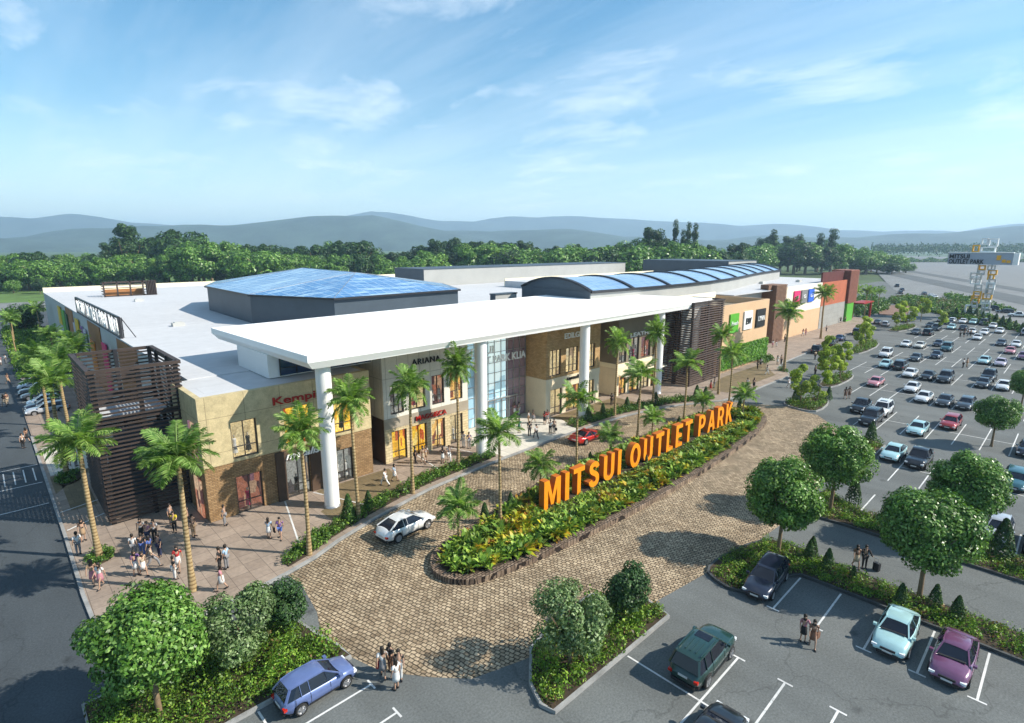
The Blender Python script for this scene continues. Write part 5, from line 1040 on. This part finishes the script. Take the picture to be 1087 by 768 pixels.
    for wx in c['wb']:
        for sgn in (-1, 1):
            w = MB(); y0, y1 = sgn*(W-.20), sgn*(W-.005); w.lathe([(wr*.6,y0),(wr*.96,y0),(wr,y0+sgn*.03),(wr,y1-sgn*.03),(wr*.95,y1),(wr*.66,y1+sgn*.003)], wx, wr, 20, ax='y')
            wo = w.build('wheel', M['tyre'], root)
            q = MB(); q.lathe([(.0,y1-sgn*.05),(wr*.64,y1-sgn*.05),(wr*.66,y1+sgn*.002),(wr*.7,y1+sgn*.004)], wx, wr, 20, ax='y', smooth=False)
            for k in range(5):
                an = 2*math.pi*k/5; q.bar((wx, y1-sgn*.02, wr), (wx+math.cos(an)*wr*.64, y1-sgn*.01, wr+math.sin(an)*wr*.64), .035, .07)
            q.build('rim', M['rim'], wo)
    return root
proto = {k: make_car(k, {'suv':('rack','sunroof'),'sedan':('wipers',)}.get(k, ())) for k in CARS}; PC = {k: tree_of(o) for k, o in proto.items()}; usedc = set()
colours = dict(white=(.78,.79,.78), black=(.012,.013,.016), red=(.33,.02,.02), pink=(.62,.25,.28), cyan=(.42,.66,.68), grey=(.05,.06,.07), silver=(.45,.47,.5), blue=(.03,.06,.14), teal=(.03,.11,.13), lilac=(.55,.48,.56), purple=(.17,.065,.14), navy=(.015,.02,.04), green=(.012,.045,.038), skyblue=(.12,.17,.36), mint=(.40,.62,.62), sred=(.5,.015,.01), cream=(.7,.67,.58))
cname = dict(cyan='pale cyan', grey='dark grey', teal='dark teal', lilac='pale lilac', navy='very dark blue', green='dark green', skyblue='blue', mint='pale cyan', sred='bright red', blue='dark blue')
def car(kind, col, x, y, ang, lab, grp=None, cat='car', s=1., z=0.012):
    o = proto[kind] if kind not in usedc else copy_tree(PC[kind]); usedc.add(kind)
    o.name = {'suv':'suv','pickup':'pickup_truck','hatch':'hatchback','coupe':'sports_car','sedan':'sedan','wagon':'estate_car','crossover':'crossover'}[kind]
    o.location = (x, y, z); o.rotation_euler.z = R(ang); o.scale = (s,)*3; tag(o, lab, cat, grp)
    for c in kids_fast(o): c.color = (*colours[col], 1)
    return o
_kid = None
def kids_fast(o): return o.children
# near cars
car('crossover','white',21.7,34.5,5,'white crossover seen from behind on the cobbles by the kerb hedge')
car('coupe','sred',48.6,37.9,2,'bright red low sports car on the cobbles before the entrance', s=1.08)
car('suv','green',25.3,11.45,2,'dark green four wheel drive with roof bars in the front parking bays')
car('hatch','skyblue',9.5,24.0,2,'small blue hatchback beside the shrub bed, nose to the cobbles', s=1.0)
car('sedan','black',20.7,8.7,1,'black car cut off by the bottom edge, right behind the dark green four wheel drive')
car('wagon','navy',35.0,12.0,184,'very dark blue car parked at the tip of the long bed')
car('sedan','mint',35.1,4.75,181,'pale cyan sedan facing us under the round tree in the front bays')
car('sedan','purple',34.9,2.1,180,'purple sedan facing us, right of the pale cyan one in the front bays')
car('hatch','silver',54.3,2.1,180,'silver blue hatchback half hidden behind the second long bed'); car('suv','black',53.8,-.35,180,'black four wheel drive at the right edge behind the second long bed'); car('sedan','black',56.6,3.6+.9,180,'black car hidden behind the round tree of the second bed', )
ROWC = {'A':67.7,'Bw':79.6,'Be':85.2,'Cw':97.0,'Ce':102.6,'Dw':114.2,'De':120.4,'Ew':131.8,'Ee':137.6,'Fw':149.0,'Fe':155.0,'Gw':166.3,'Ge':172.3,'Hw':184,'He':190.,'Iw':201,'Ie':207}
lot = [('A','sedan','cyan',4),('A','pickup','black',3),('A','wagon','teal',0),('Bw','suv','black',6),('Be','suv','white',6),('Be','pickup','black',7),('Bw','sedan','cyan',4),('Be','wagon','red',3),('Bw','sedan','navy',0),
 ('Ce','sedan','pink',8),('Ce','sedan','white',6),('Cw','sedan','white',5),('Cw','sedan','grey',4),('Cw','wagon','grey',3),('Cw','sedan','black',1),
 ('De','sedan','cyan',9),('De','suv','grey',8),('Dw','sedan','white',8-1),('Dw','sedan','black',6),('Dw','suv','grey',5),('Dw','sedan','grey',3),('De','suv','black',3),('Dw','sedan','white',2),
 ('Ew','suv','white',10),('Ew','sedan','grey',8),('Ee','sedan','navy',7),('Ee','sedan','cyan',4),('Ee','sedan','lilac',3),('Ee','sedan','white',2-1),
 ('Fw','sedan','white',10),('Fw','sedan','cream',9),('Fe','sedan','navy',8),('Fw','suv','teal',7),('Fe','sedan','pink',3),('Fw','sedan','purple',2),
 ('Gw','sedan','grey',4),('Gw','sedan','white',3),('Ge','sedan','grey',11),('Ge','suv','black',10),('Ge','sedan','pink',1),
 ('Hw','suv','grey',10),('Hw','wagon','white',7-1),('Hw','sedan','white',7),('He','sedan','white',5),('He','sedan','black',11),('He','sedan','cyan',9),('He','sedan','black',8),
 ('Ie','sedan','white',9),('Ie','wagon','mint',7+1),('Ie','suv','grey',7),('Ie','sedan','silver',11),('Iw','sedan','navy',10),('Ie','sedan','white',10),('He','suv','silver',3),('Ge','sedan','white',6),('Iw','sedan','white',6),('Fw','sedan','silver',1),('He','sedan','navy',1)]
pos_ = {}
for r, k, c, i in lot: pos_.setdefault(r, []).append(i)
rown = {'A':'the row beyond the second long bed','Bw':'near half of first row pair','Be':'far half of first row pair','Cw':'near half of second row pair','Ce':'far half of second row pair','Dw':'near half of third row pair','De':'far half of third row pair','Ew':'near half of fourth row pair','Ee':'far half of fourth row pair','Fw':'near half of fifth row pair','Fe':'far half of fifth row pair','Gw':'near half of sixth row pair','Ge':'far half of sixth row pair','Hw':'near half of seventh row pair','He':'far half of seventh row pair','Iw':'near half of last row pair','Ie':'far half of last row pair'}
ordn = ['first','second','third','fourth','fifth','sixth','seventh','eighth']
kn = dict(sedan='sedan', suv='off-roader', wagon='estate car', pickup='pickup truck', hatch='hatchback', coupe='coupe', crossover='crossover')
for r, k, c, i in lot:
    od = sorted(pos_[r], reverse=True).index(i)
    car(k, c, ROWC[r]+random.uniform(-.25,.25), .85+2.46*(i+.5)+random.uniform(-.12,.12), (180 if r[-1] != 'e' or random.random() < .75 else 0)+random.uniform(-1.5,1.5), f"{cname.get(c, c)} {kn[k]}, {ordn[od]} from the mall in {rown[r]}", 'cars parked in the rows')
for k, c, x, y, a, lab in (('suv','black',126.5,41.-3,8,'black four wheel drive parked nearest us before the ivory wing'),('sedan','silver',129.5,38.6,8,'silver sedan beside the black four wheel drive before the ivory wing'),('sedan','black',137.7,38.9,6,'black sedan, third car along before the ivory wing'),('sedan','navy',142,39.6,6,'very dark blue sedan, fourth car along before the ivory wing'),('sedan','blue',147.5,39.6,5,'dark blue sedan by the palm before the ivory wing'),
      ('suv','grey',160.5,39.4,8,'dark grey people carrier before the terracotta wing'),('sedan','grey',187,41.0,5,'dark grey sedan by the red awning'),('wagon','silver',184,38.4,6,'silver estate car by the red awning'),('sedan','navy',198,36.5,0,'very dark blue car by the timber deck'),
      ('wagon','grey',317,62,20,'dark grey car, leftmost of the far group beyond the boundary hedge'),('sedan','navy',340,66,20,'dark blue car far beyond the boundary hedge, near the far road'),('suv','grey',368,74,20,'dark car farthest away beyond the boundary hedge'),('sedan','grey',319,53,20,'dark grey car behind a white one beyond the boundary hedge'),('sedan','white',309,48.8,20,'white car beyond the boundary hedge, middle of the far group'),('sedan','white',300,46,20,'white car beyond the boundary hedge, nearest end of the far group'),
      ('suv','black',255,22.9,100,'black four wheel drive just behind the pylon sign'),('wagon','black',249,18.5,100,'black estate car right of the one behind the pylon sign'),('pickup','white',238,14.3,100,'white pickup truck at the right edge beyond the hedge'),('sedan','white',233,8,100,'white sedan behind the white pickup truck at the right edge'),('sedan','navy',262,27,100,'dark blue car left of the pylon sign foot')):
    car(k, c, x, y, a, lab, 'cars parked along the mall' if x < 200 else 'cars beyond the boundary hedge')
for y, k, c, lab in ((95.3,'wagon','silver','silver estate car parked nose in by the side road, nearest the crossing'),(97.9,'sedan','navy','very dark blue sedan, second car in along the side road'),(100.5,'hatch','white','white hatchback, third car in along the side road'),(105.7,'sedan','grey','dark grey sedan, fourth car in along the side road'),(108.3,'suv','black','black four wheel drive, fifth car in along the side road'),(113.5,'sedan','silver','silver sedan, sixth car in along the side road'),(116.,'hatch','red','red hatchback, farthest car in along the side road')):
    car(k, c, 4.7, y, 180, lab, 'cars parked along the side road')
for k in CARS:
    if k not in usedc: 
        for c in list(proto[k].children_recursive)+[proto[k]]: bpy.data.objects.remove(c)
# ---------------------------------------------------------------- people
def skin_mesh(verts, edges, radii, root, sub=1):
    me = bpy.data.meshes.new('tmp'); me.from_pydata(verts, edges, []); o = bpy.data.objects.new('tmp', me); COL.objects.link(o)
    md = o.modifiers.new('s', 'SKIN'); md.use_smooth_shade = True; md.branch_smoothing = .6
    sv = me.skin_vertices[0].data
    for i, r in enumerate(radii): sv[i].radius = (r, r) if not isinstance(r, tuple) else r; sv[i].use_root = (i == root)
    ss = o.modifiers.new('u', 'SUBSURF'); ss.levels = ss.render_levels = sub
    bpy.context.view_layer.update(); out = bpy.data.meshes.new_from_object(o.evaluated_get(bpy.context.evaluated_depsgraph_get()))
    bpy.data.objects.remove(o); return out
def pose(kind):
    "joints in metres, facing +X; y is the person's left"
    st = dict(stand=(0,0,.05,-.05,0), walk=(.42,-.38,-.32,.34,.25), stroll=(.24,-.22,-.2,.22,.15), carry=(.05,-.05,.5,.1,.1), talk=(.08,-.04,.55,-.05,.1), phone=(.02,.0,.9,.05,.1))[kind]
    lf, rf, la, ra, kb = st; J = {}
    J['pelvis'] = (0,0,.93); J['waist'] = (0,0,1.08); J['chest'] = (.015,0,1.28); J['neck'] = (.0,0,1.46); J['jaw'] = (.035,0,1.555); J['skull'] = (.01,0,1.65); J['crown'] = (-.005,0,1.71); J['nose'] = (.11,0,1.605)
    for s, f, a in ((1,lf,la),(-1,rf,ra)):
        n = 'l' if s > 0 else 'r'
        J[n+'hip'] = (.0,s*.09,.90); kx = f*.55+abs(f)*.25; J[n+'knee'] = (kx, s*.10, .49+abs(f)*.04); J[n+'ankle'] = (f-(.12 if f < 0 else 0)*kb*3, s*.10, .09+(.10 if f < -.1 else 0)); J[n+'toe'] = (f+.16-(.05 if f < 0 else 0), s*.12, .035)
        J[n+'sho'] = (.0, s*.185, 1.41); e = a*.45; J[n+'elb'] = (e-.03, s*.235, 1.13+abs(a)*.04)
        if abs(a) > .45: J[n+'wri'] = (e+.22, s*.17, 1.10+.16*a); J[n+'hand'] = (e+.30, s*.15, 1.12+.2*a); J[n+'thumb'] = (e+.26, s*.12, 1.15+.2*a); J[n+'fing'] = (e+.37, s*.14, 1.12+.2*a)
        else: J[n+'wri'] = (a*.9+.03, s*.25, .89+abs(a)*.1); J[n+'hand'] = (a*1.05+.04, s*.25, .81+abs(a)*.12); J[n+'thumb'] = (a*1.05+.09, s*.24, .82+abs(a)*.12); J[n+'fing'] = (a*1.15+.05, s*.245, .73+abs(a)*.14)
    return J
EB = [('pelvis','waist'),('waist','chest'),('chest','neck'),('neck','jaw'),('jaw','skull'),('skull','crown'),('jaw','nose')]
for n in 'lr': EB += [('pelvis',n+'hip'),(n+'hip',n+'knee'),(n+'knee',n+'ankle'),(n+'ankle',n+'toe'),('chest',n+'sho'),(n+'sho',n+'elb'),(n+'elb',n+'wri'),(n+'wri',n+'hand'),(n+'hand',n+'fing'),(n+'hand',n+'thumb')]
RB = dict(pelvis=(.145,.11),waist=(.125,.095),chest=(.15,.11),neck=.052,jaw=.072,skull=.098,crown=.06,nose=.018,hip=.085,knee=.056,ankle=.037,toe=.03,sho=.06,elb=.042,wri=.028,hand=.032,fing=.014,thumb=.013)
def sub_mesh(J, names, grow, over={}):
    names = [n for n in names]; idx = {n: i for i, n in enumerate(names)}; ed = [(idx[a], idx[b]) for a, b in EB if a in idx and b in idx]
    rad = []
    for n in names:
        r = over.get(n, RB.get(n, RB.get(n[1:]))); rad.append(tuple(q+grow for q in r) if isinstance(r, tuple) else r+grow)
    root = idx.get('pelvis', 0); return skin_mesh([J[n] for n in names], ed, rad, root)
def shaped(me, mname, name): me.name = name; me.materials.clear(); me.materials.append(M[mname]); return me
def lerp(a, b, t): return tuple(a[i]*(1-t)+b[i]*t for i in range(3))
PP = {}
def person_proto(kind, outfit):
    J = pose(kind); r = empty('person')
    link('body', shaped(sub_mesh(J, list(J), 0), 'skin', 'body'), r)
    J2 = dict(J)
    for n in 'lr': J2[n+'elb'] = lerp(J[n+'sho'], J[n+'elb'], .75) if outfit != 'coat' else J[n+'elb']
    up = ['pelvis','waist','chest','lsho','rsho','lelb','relb']+(['lwri','rwri'] if outfit == 'coat' else [])
    link('top', shaped(sub_mesh(J2, up, .022, {'pelvis':(.12,.10)}), 'cloth', 'top'), r)
    if outfit in ('trousers','coat','shorts'):
        J3 = dict(J)
        if outfit == 'shorts':
            for n in 'lr': J3[n+'knee'] = lerp(J[n+'hip'], J[n+'knee'], .75)
            nm = ['pelvis','lhip','rhip','lknee','rknee']
        else: nm = ['pelvis','lhip','rhip','lknee','rknee','lankle','rankle']
        link('trousers', shaped(sub_mesh(J3, nm, .02), 'cloth', 'trousers'), r)
    else:
        g = MB(); g.lathe([(.13,1.04),(.16,.92),(.175,.72),(.19,.54),(.185,.54),(.16,.7)], 0, 0, 14); link('skirt', g.mesh('skirt', M['cloth']), r)
    g = MB(); x, y, z = J['skull']; V = []; long_ = outfit == 'skirt'
    g.lathe([(.0,z+.11),(.055,z+.1),(.09,z+.06),(.103,z+.0),(.10,z-.06),(.08,z-.11)]+([(.10,z-.2),(.09,z-.3),(.03,z-.32)] if long_ else [(.07,z-.13)]), x-.022, 0, 14); link('hair', g.mesh('hair', M['hair']), r)
    for n in 'lr':
        g = MB(); a = J[n+'ankle']; t = J[n+'toe']; g.tube([(a[0]-.05,a[1],.05+max(0,a[2]-.09)),(a[0]+.05,a[1],.05+max(0,a[2]-.09)*.6),(t[0]+.03,t[1],.035)], [.045,.05,.035], 8); link('shoe', g.mesh('shoe', M['trim']), r)
    return r
keys = [('stand','trousers'),('stand','skirt'),('walk','trousers'),('walk','coat'),('stroll','skirt'),('stroll','shorts'),('talk','trousers'),('carry','skirt'),('stroll','trousers'),('phone','coat')]
PP = {k: person_proto(*k) for k in keys}; PTR = {k: tree_of(o) for k, o in PP.items()}; usedq = set()
cl = dict(white=(.75,.75,.73), black=(.02,.02,.022), red=(.5,.03,.03), pink=(.5,.22,.26), blue=(.08,.14,.40), lightblue=(.35,.5,.65), yellow=(.7,.55,.03), grey=(.25,.25,.26), brown=(.2,.1,.06), beige=(.5,.4,.28), green=(.06,.2,.12), purple=(.2,.1,.3), navy=(.03,.04,.1), orange=(.7,.25,.05), tan=(.4,.27,.16))
def person(px, py, key, top, bot, ang, lab, h=1., xy=None, z=.135):
    x, y = xy or G(px, py, z); o = PP[key] if key not in usedq else copy_tree(PTR[key]); usedq.add(key)
    o.location = (x, y, z); o.rotation_euler.z = R(ang); o.scale = (h*1.04,)*3; tag(o, lab, 'person')
    for c in o.children:
        if c.name.startswith('top'): c.color = (*cl[top], 1)
        if c.name.startswith(('trousers','skirt')): c.color = (*cl[bot], 1)
    return o
S, SK, W_, WC, STS, SS, T_, CS, ST, PH = keys
def who(top, bot, key): return f"{top} top and {bot} {'skirt' if key[1] == 'skirt' else 'shorts' if key[1] == 'shorts' else 'trousers'}"
groups = [
 ('on the plaza corner near the side road', [(84,589,S,'white','grey',60),(89,574,SK,'black','tan',240)], .135),
 ('in the big group between the two corner palms', [(143,591,S,'white','grey',20),(151,573,SK,'white','black',200),(158,577,T_,'pink','navy',180),(165,575,S,'white','black',190),(152,590,T_,'black','blue',30),(170,591,S,'navy','navy',160),(160,593,SK,'blue','navy',90)], .135),
 ('at the front of the plaza group', [(145,611,CS,'purple','white',250),(153,611,STS,'beige','white',240),(162,604,W_,'beige','grey',-60)], .135),
 ('in the pair below the second corner palm', [(186,615,S,'black','white',-40),(190,606,STS,'red','white',200)], .135),
 ('at the plaza edge by the round tree', [(100,622,STS,'tan','pink',20),(108,624,STS,'white','pink',170)], .135),
 ('crossing the open plaza', [(234,606,S,'black','black',100),(241,604,S,'lightblue','grey',80),(236,627,STS,'pink','white',100)], .135),
 ('standing before the slatted tower', [(186,565,T_,'yellow','black',200),(182,557,S,'grey','black',-90),(206,570,S,'black','tan',-100),(200,561,S,'brown','black',-60)], .135),
 ('by the brick corner of the sand stone shop', [(239,558,S,'grey','grey',-80)], .135),
 ('on the sunlit side pavement', [(74,494,CS,'lightblue','red',200),(81,495,S,'red','grey',-90)], .135),
 ('before the sand stone shop', [(286,572,CS,'lightblue','white',10),(298,572,SS,'purple','blue',190)], .135),
 ('walking right of the first white column', [(409,516,W_,'white','white',60),(419,511,STS,'lightblue','white',250)], .135),
 ('before the red lettered shop', [(441,492,S,'black','black',-60),(449,492,STS,'tan','beige',210),(452,490,SK,'white','tan',200),(470,492,CS,'black','white',20),(477,490,W_,'grey','white',190)], .135),
 ('by the second white column', [(492,475,S,'white','white',-30),(498,476,S,'blue','grey',200)], .135),
 ('on the white entrance paving', [(525,446,S,'beige','white',-80),(546,442,CS,'pink','white',180),(551,441,S,'white','white',-100),(551,460,SK,'green','green',0),(561,450,S,'white','tan',90),(566,449,STS,'black','grey',-90),(562,463,S,'black','black',10),(569,466,W_,'white','black',20),(578,451,CS,'red','black',-20),(581,449,STS,'red','grey',180),(584,461,T_,'white','black',-10),(588,460,S,'black','black',190)], .142),
 ('in the shade before the olive shop', [(649,430,S,'black','black',-40),(652,429,STS,'white','grey',170)], .135),
 ('on the paving before the far slatted tower', [(754,416,STS,'red','red',70),(758,412,S,'black','grey',60)], .135),
 ('at the kerb corner past the far slatted tower', [(793,413,S,'white','black',-60),(800,413,SK,'black','black',200)], .135),
 ('before the living green wall', [(804,392,S,'black','black',-90),(807,390,CS,'white','black',180),(814,398,W_,'white','white',-80)], .135),
 ('by the palm before the peach wing', [(825,387,SK,'white','white',-60),(829,387,S,'beige','black',200)], .135),
 ('on the pavement before the ivory wing', [(820,369,SK,'white','pink',0),(824,368,S,'pink','white',180),(833,363,S,'beige','black',20),(852,357,STS,'pink','white',0),(855,356,S,'red','pink',180),(877,352,S,'white','black',200)], .135),
 ('at the foot of the grey end wall', [(888,343,S,'black','brown',0),(892,343,CS,'navy','black',0),(897,342,S,'brown','black',180)], .135),
 ('walking up the drive lane towards the parked cars', [(865,382,S,'beige','black',30),(871,382,SK,'navy','navy',20)], .0),
 ('alone on the drive lane', [(837,412,SS,'white','white',200),(865,399,PH,'black','black',200)], .0),
 ('at the near end of the second planter', [(897,424,STS,'brown','brown',-20),(901,423,SK,'tan','brown',160)], .0),
 ('in the middle of the car park', [(1022,391,S,'white','black',30),(1026,390,S,'beige','tan',210)], .0),
 ('in the crowd among the farthest rows', [(1019,358,S,'grey','black',0),(1023,358,SK,'black','black',180),(1027,357,S,'brown','grey',0),(1030,357,S,'beige','black',180)], .0),
 ('walking by the front parking bays', [(852,681,CS,'pink','black',170),(862,687,STS,'brown','brown',160)], .0),
 ('on the lane beside the second bed', [(908,603,STS,'brown','beige',170),(917,603,PH,'black','black',170)], .0),
 ('at the bottom of the cobbles', [(407,720,STS,'white','grey',10),(415,713,S,'black','brown',-30),(421,732,SK,'white','white',60),(424,722,S,'black','white',190)], .01),
 ('on the side road near the crossing', [(25,476,S,'white','black',-100),(29,470,STS,'brown','black',80)], .0),
 ('farther along the side road', [(5,432,STS,'black','beige',80),(8,430,S,'brown','beige',80),(9,408,STS,'brown','tan',-90),(6,386,S,'white','grey',0),(1,388,SK,'pink','white',0)], .0)]
tot_ = {}
for wh, ps, z in groups:
    seen_ = set()
    for (x, y, key, a, b, an) in ps:
        t = who(a, b, key); lab = f"person in {t} {wh}"
        if lab in seen_: lab = f"person in {t}, farther back, {wh}"
        seen_.add(lab); person(x, y, key, a, b, an+46, lab, random.uniform(.95,1.05), z=z)
for k in keys:
    if k not in usedq:
        for c in list(PP[k].children_recursive)+[PP[k]]: bpy.data.objects.remove(c)
# bags and a suitcase
def bag(px, py, z, col, lab, nm='shopping_bag'):
    x, y = G(px, py); o = empty(nm, (x, y, z), random.uniform(0,3), lab, 'bag'); g = MB(); g.box(-.16,.16,-.06,.06,0,.34); b = g.build('bag_body', M['cloth'], o); b.color = (*cl[col],1)
    g = MB(); g.tube([(-.08,0,.34),(-.06,0,.46),(.06,0,.46),(.08,0,.34)], .012, 5); g.build('handle', M['trim'], o)
bag(292,572,.55,'black','black bag between the two people before the sand stone shop'); bag(403,719,.6,'red','dark red bag carried by the leftmost person at the bottom of the cobbles'); bag(590,461,.45,'black','black bag beside the rightmost pair on the white entrance paving'); bag(867,684,.4,'brown','brown bag carried by the front bay walker')
x, y = G(930,606); o = empty('suitcase', (x, y, .0), 1.2, 'small black wheeled suitcase pulled by the person in black on the lane', 'suitcase')
g = MB(); g.box(-.2,.2,-.12,.12,.06,.6); g.build('case', M['trim'], o); g = MB(); g.bar((-.12,.1,.6),(-.12,.1,.95),.02,.02); g.bar((.12,.1,.6),(.12,.1,.95),.02,.02); g.bar((-.13,.1,.95),(.13,.1,.95),.03,.03); g.build('handle', M['steel'], o)
for s_ in (-1,1): g = MB(); g.lathe([(.0,-.02),(.045,-.02),(.045,.02),(0,.02)], s_*.15, .045, 10, ax='y'); g.build('wheel', M['tyre'], o)
# ---------------------------------------------------------------- light, sky, haze, camera
SUN_DIR = Vector((.63,-.777,0)).normalized(); EL = R(38)
L = bpy.data.lights.new('sun', 'SUN'); L.energy = 5.; L.angle = R(.55); L.color = (1.,.93,.82)
lo = bpy.data.objects.new('sun', L); COL.objects.link(lo)
d = Vector((SUN_DIR.x*math.cos(EL), SUN_DIR.y*math.cos(EL), math.sin(EL))); lo.rotation_euler = d.to_track_quat('Z', 'Y').to_euler(); lo.location = (60,-60,90)
w = bpy.data.worlds.new('World'); SC.world = w; w.use_nodes = True; nt = w.node_tree; bg = nt.nodes['Background']
sky = nt.nodes.new('ShaderNodeTexSky'); sky.sky_type = 'NISHITA'; sky.sun_disc = False; sky.sun_elevation = EL; sky.sun_rotation = math.atan2(SUN_DIR.x, SUN_DIR.y)
sky.altitude = 50; sky.air_density = 1.15; sky.dust_density = .05; sky.ozone_density = 2.2
def nn(t, **k):
    n = nt.nodes.new(t)
    for a, b in k.items(): setattr(n, a, b)
    return n
tc = nn('ShaderNodeTexCoord'); sep = nn('ShaderNodeSeparateXYZ'); nt.links.new(tc.outputs['Generated'], sep.inputs[0])
# clouds on a flat layer: direction divided by its height
mx = nn('ShaderNodeMath', operation='MAXIMUM'); nt.links.new(sep.outputs[2], mx.inputs[0]); mx.inputs[1].default_value = .015
ad = nn('ShaderNodeMath', operation='ADD'); nt.links.new(mx.outputs[0], ad.inputs[0]); ad.inputs[1].default_value = .10
dx = nn('ShaderNodeMath', operation='DIVIDE'); dy = nn('ShaderNodeMath', operation='DIVIDE')
nt.links.new(sep.outputs[0], dx.inputs[0]); nt.links.new(ad.outputs[0], dx.inputs[1]); nt.links.new(sep.outputs[1], dy.inputs[0]); nt.links.new(ad.outputs[0], dy.inputs[1])
cb = nn('ShaderNodeCombineXYZ'); nt.links.new(dx.outputs[0], cb.inputs[0]); nt.links.new(dy.outputs[0], cb.inputs[1])
mp = nn('ShaderNodeMapping'); mp.inputs['Rotation'].default_value = (0,0,R(-46)); mp.inputs['Scale'].default_value = (1.,.8,1); mp.inputs['Location'].default_value = (3.1,1.7,0); nt.links.new(cb.outputs[0], mp.inputs[0])
n1 = nn('ShaderNodeTexNoise'); n1.inputs['Scale'].default_value = 1.5; n1.inputs['Detail'].default_value = 9; n1.inputs['Roughness'].default_value = .62; n1.inputs['Distortion'].default_value = .35; nt.links.new(mp.outputs[0], n1.inputs['Vector'])
r1 = nn('ShaderNodeValToRGB'); r1.color_ramp.elements[0].position = .535; r1.color_ramp.elements[1].position = .76; r1.color_ramp.elements[1].color = (.6,)*3+(1,); nt.links.new(n1.outputs['Fac'], r1.inputs[0])
fd = nn('ShaderNodeMapRange'); fd.inputs[1].default_value = .0; fd.inputs[2].default_value = .10; nt.links.new(sep.outputs[2], fd.inputs[0])
ml = nn('ShaderNodeMath', operation='MULTIPLY'); nt.links.new(r1.outputs[0], ml.inputs[0]); nt.links.new(fd.outputs[0], ml.inputs[1])
mc = nn('ShaderNodeMix', data_type='RGBA'); nt.links.new(ml.outputs[0], mc.inputs[0]); tn = nn('ShaderNodeMix', data_type='RGBA', blend_type='MULTIPLY'); tn.inputs[0].default_value = 1.; nt.links.new(sky.outputs[0], tn.inputs[6]); hr = nn('ShaderNodeValToRGB'); hr.color_ramp.elements[0].position = .0; hr.color_ramp.elements[0].color = (1.02,1.06,1.03,1); hr.color_ramp.elements[1].position = .34; hr.color_ramp.elements[1].color = (.54,.92,1.01,1); nt.links.new(sep.outputs[2], hr.inputs[0]); nt.links.new(hr.outputs[0], tn.inputs[7]); nt.links.new(tn.outputs[2], mc.inputs[6]); mc.inputs[7].default_value = (8.2,8.8,9.2,1)
mp2 = nn('ShaderNodeMapping'); mp2.inputs['Rotation'].default_value = (0,0,R(-44)); mp2.inputs['Scale'].default_value = (.9,.16,1); mp2.inputs['Location'].default_value = (7.3,2.2,0); nt.links.new(cb.outputs[0], mp2.inputs[0])
n2 = nn('ShaderNodeTexNoise'); n2.inputs['Scale'].default_value = 1.6; n2.inputs['Detail'].default_value = 8; n2.inputs['Roughness'].default_value = .6; nt.links.new(mp2.outputs[0], n2.inputs['Vector'])
r2 = nn('ShaderNodeValToRGB'); r2.color_ramp.elements[0].position = .42; r2.color_ramp.elements[1].position = .75; r2.color_ramp.elements[1].color = (.30,)*3+(1,); nt.links.new(n2.outputs['Fac'], r2.inputs[0])
m3 = nn('ShaderNodeMix', data_type='RGBA'); nt.links.new(r2.outputs[0], m3.inputs[0]); nt.links.new(mc.outputs[2], m3.inputs[6]); m3.inputs[7].default_value = (8.2,8.9,9.3,1)
r4 = nn('ShaderNodeValToRGB'); r4.color_ramp.elements[0].position = .02; r4.color_ramp.elements[0].color = (.36,)*3+(1,); r4.color_ramp.elements[1].position = .20; r4.color_ramp.elements[1].color = (0,0,0,1); nt.links.new(sep.outputs[2], r4.inputs[0])
m4 = nn('ShaderNodeMix', data_type='RGBA'); nt.links.new(r4.outputs[0], m4.inputs[0]); nt.links.new(m3.outputs[2], m4.inputs[6]); m4.inputs[7].default_value = (7.6,8.5,9.0,1)
nt.links.new(m4.outputs[2], bg.inputs[0]); bg.inputs[1].default_value = .103
# haze
hz = MB(); hz.box(-12000,12000,-12000,12000,-1.4,455)
HM = bpy.data.materials.new('haze'); HM.use_nodes = True; t = HM.node_tree; t.nodes.clear(); o_ = t.nodes.new('ShaderNodeOutputMaterial'); pv = t.nodes.new('ShaderNodeVolumePrincipled')
pv.inputs['Color'].default_value = (.55,.77,1,1); pv.inputs['Density'].default_value = .00017; pv.inputs['Anisotropy'].default_value = .2; t.links.new(pv.outputs[0], o_.inputs['Volume'])
ho = hz.build('haze', HM); tag(ho, 'thin pale blue air haze over the whole scene', 'haze', kind='stuff')
# camera
cd = bpy.data.cameras.new('camera'); co = bpy.data.objects.new('camera', cd); COL.objects.link(co); co.location = (0,0,CAMH); co.rotation_euler = (math.pi/2-PITCH, 0, TH-math.pi/2)
cd.sensor_width = 36; cd.lens = 36*FPX/1087; cd.clip_end = 30000; cd.clip_start = .5; SC.camera = co
vs_ = SC.view_settings; vs_.view_transform = 'Standard'; vs_.look = 'None'; vs_.exposure = .68; vs_.gamma = 1; vs_.use_curve_mapping = False
cy_ = SC.cycles; cy_.max_bounces = 6; cy_.diffuse_bounces = 4; cy_.glossy_bounces = 3; cy_.transmission_bounces = 3; cy_.transparent_max_bounces = 6; cy_.volume_bounces = 1; cy_.use_denoising = True
cy_.use_fast_gi = False; cy_.caustics_reflective = False; cy_.caustics_refractive = False; cy_.sample_clamp_indirect = 6
SC.render.use_persistent_data = False
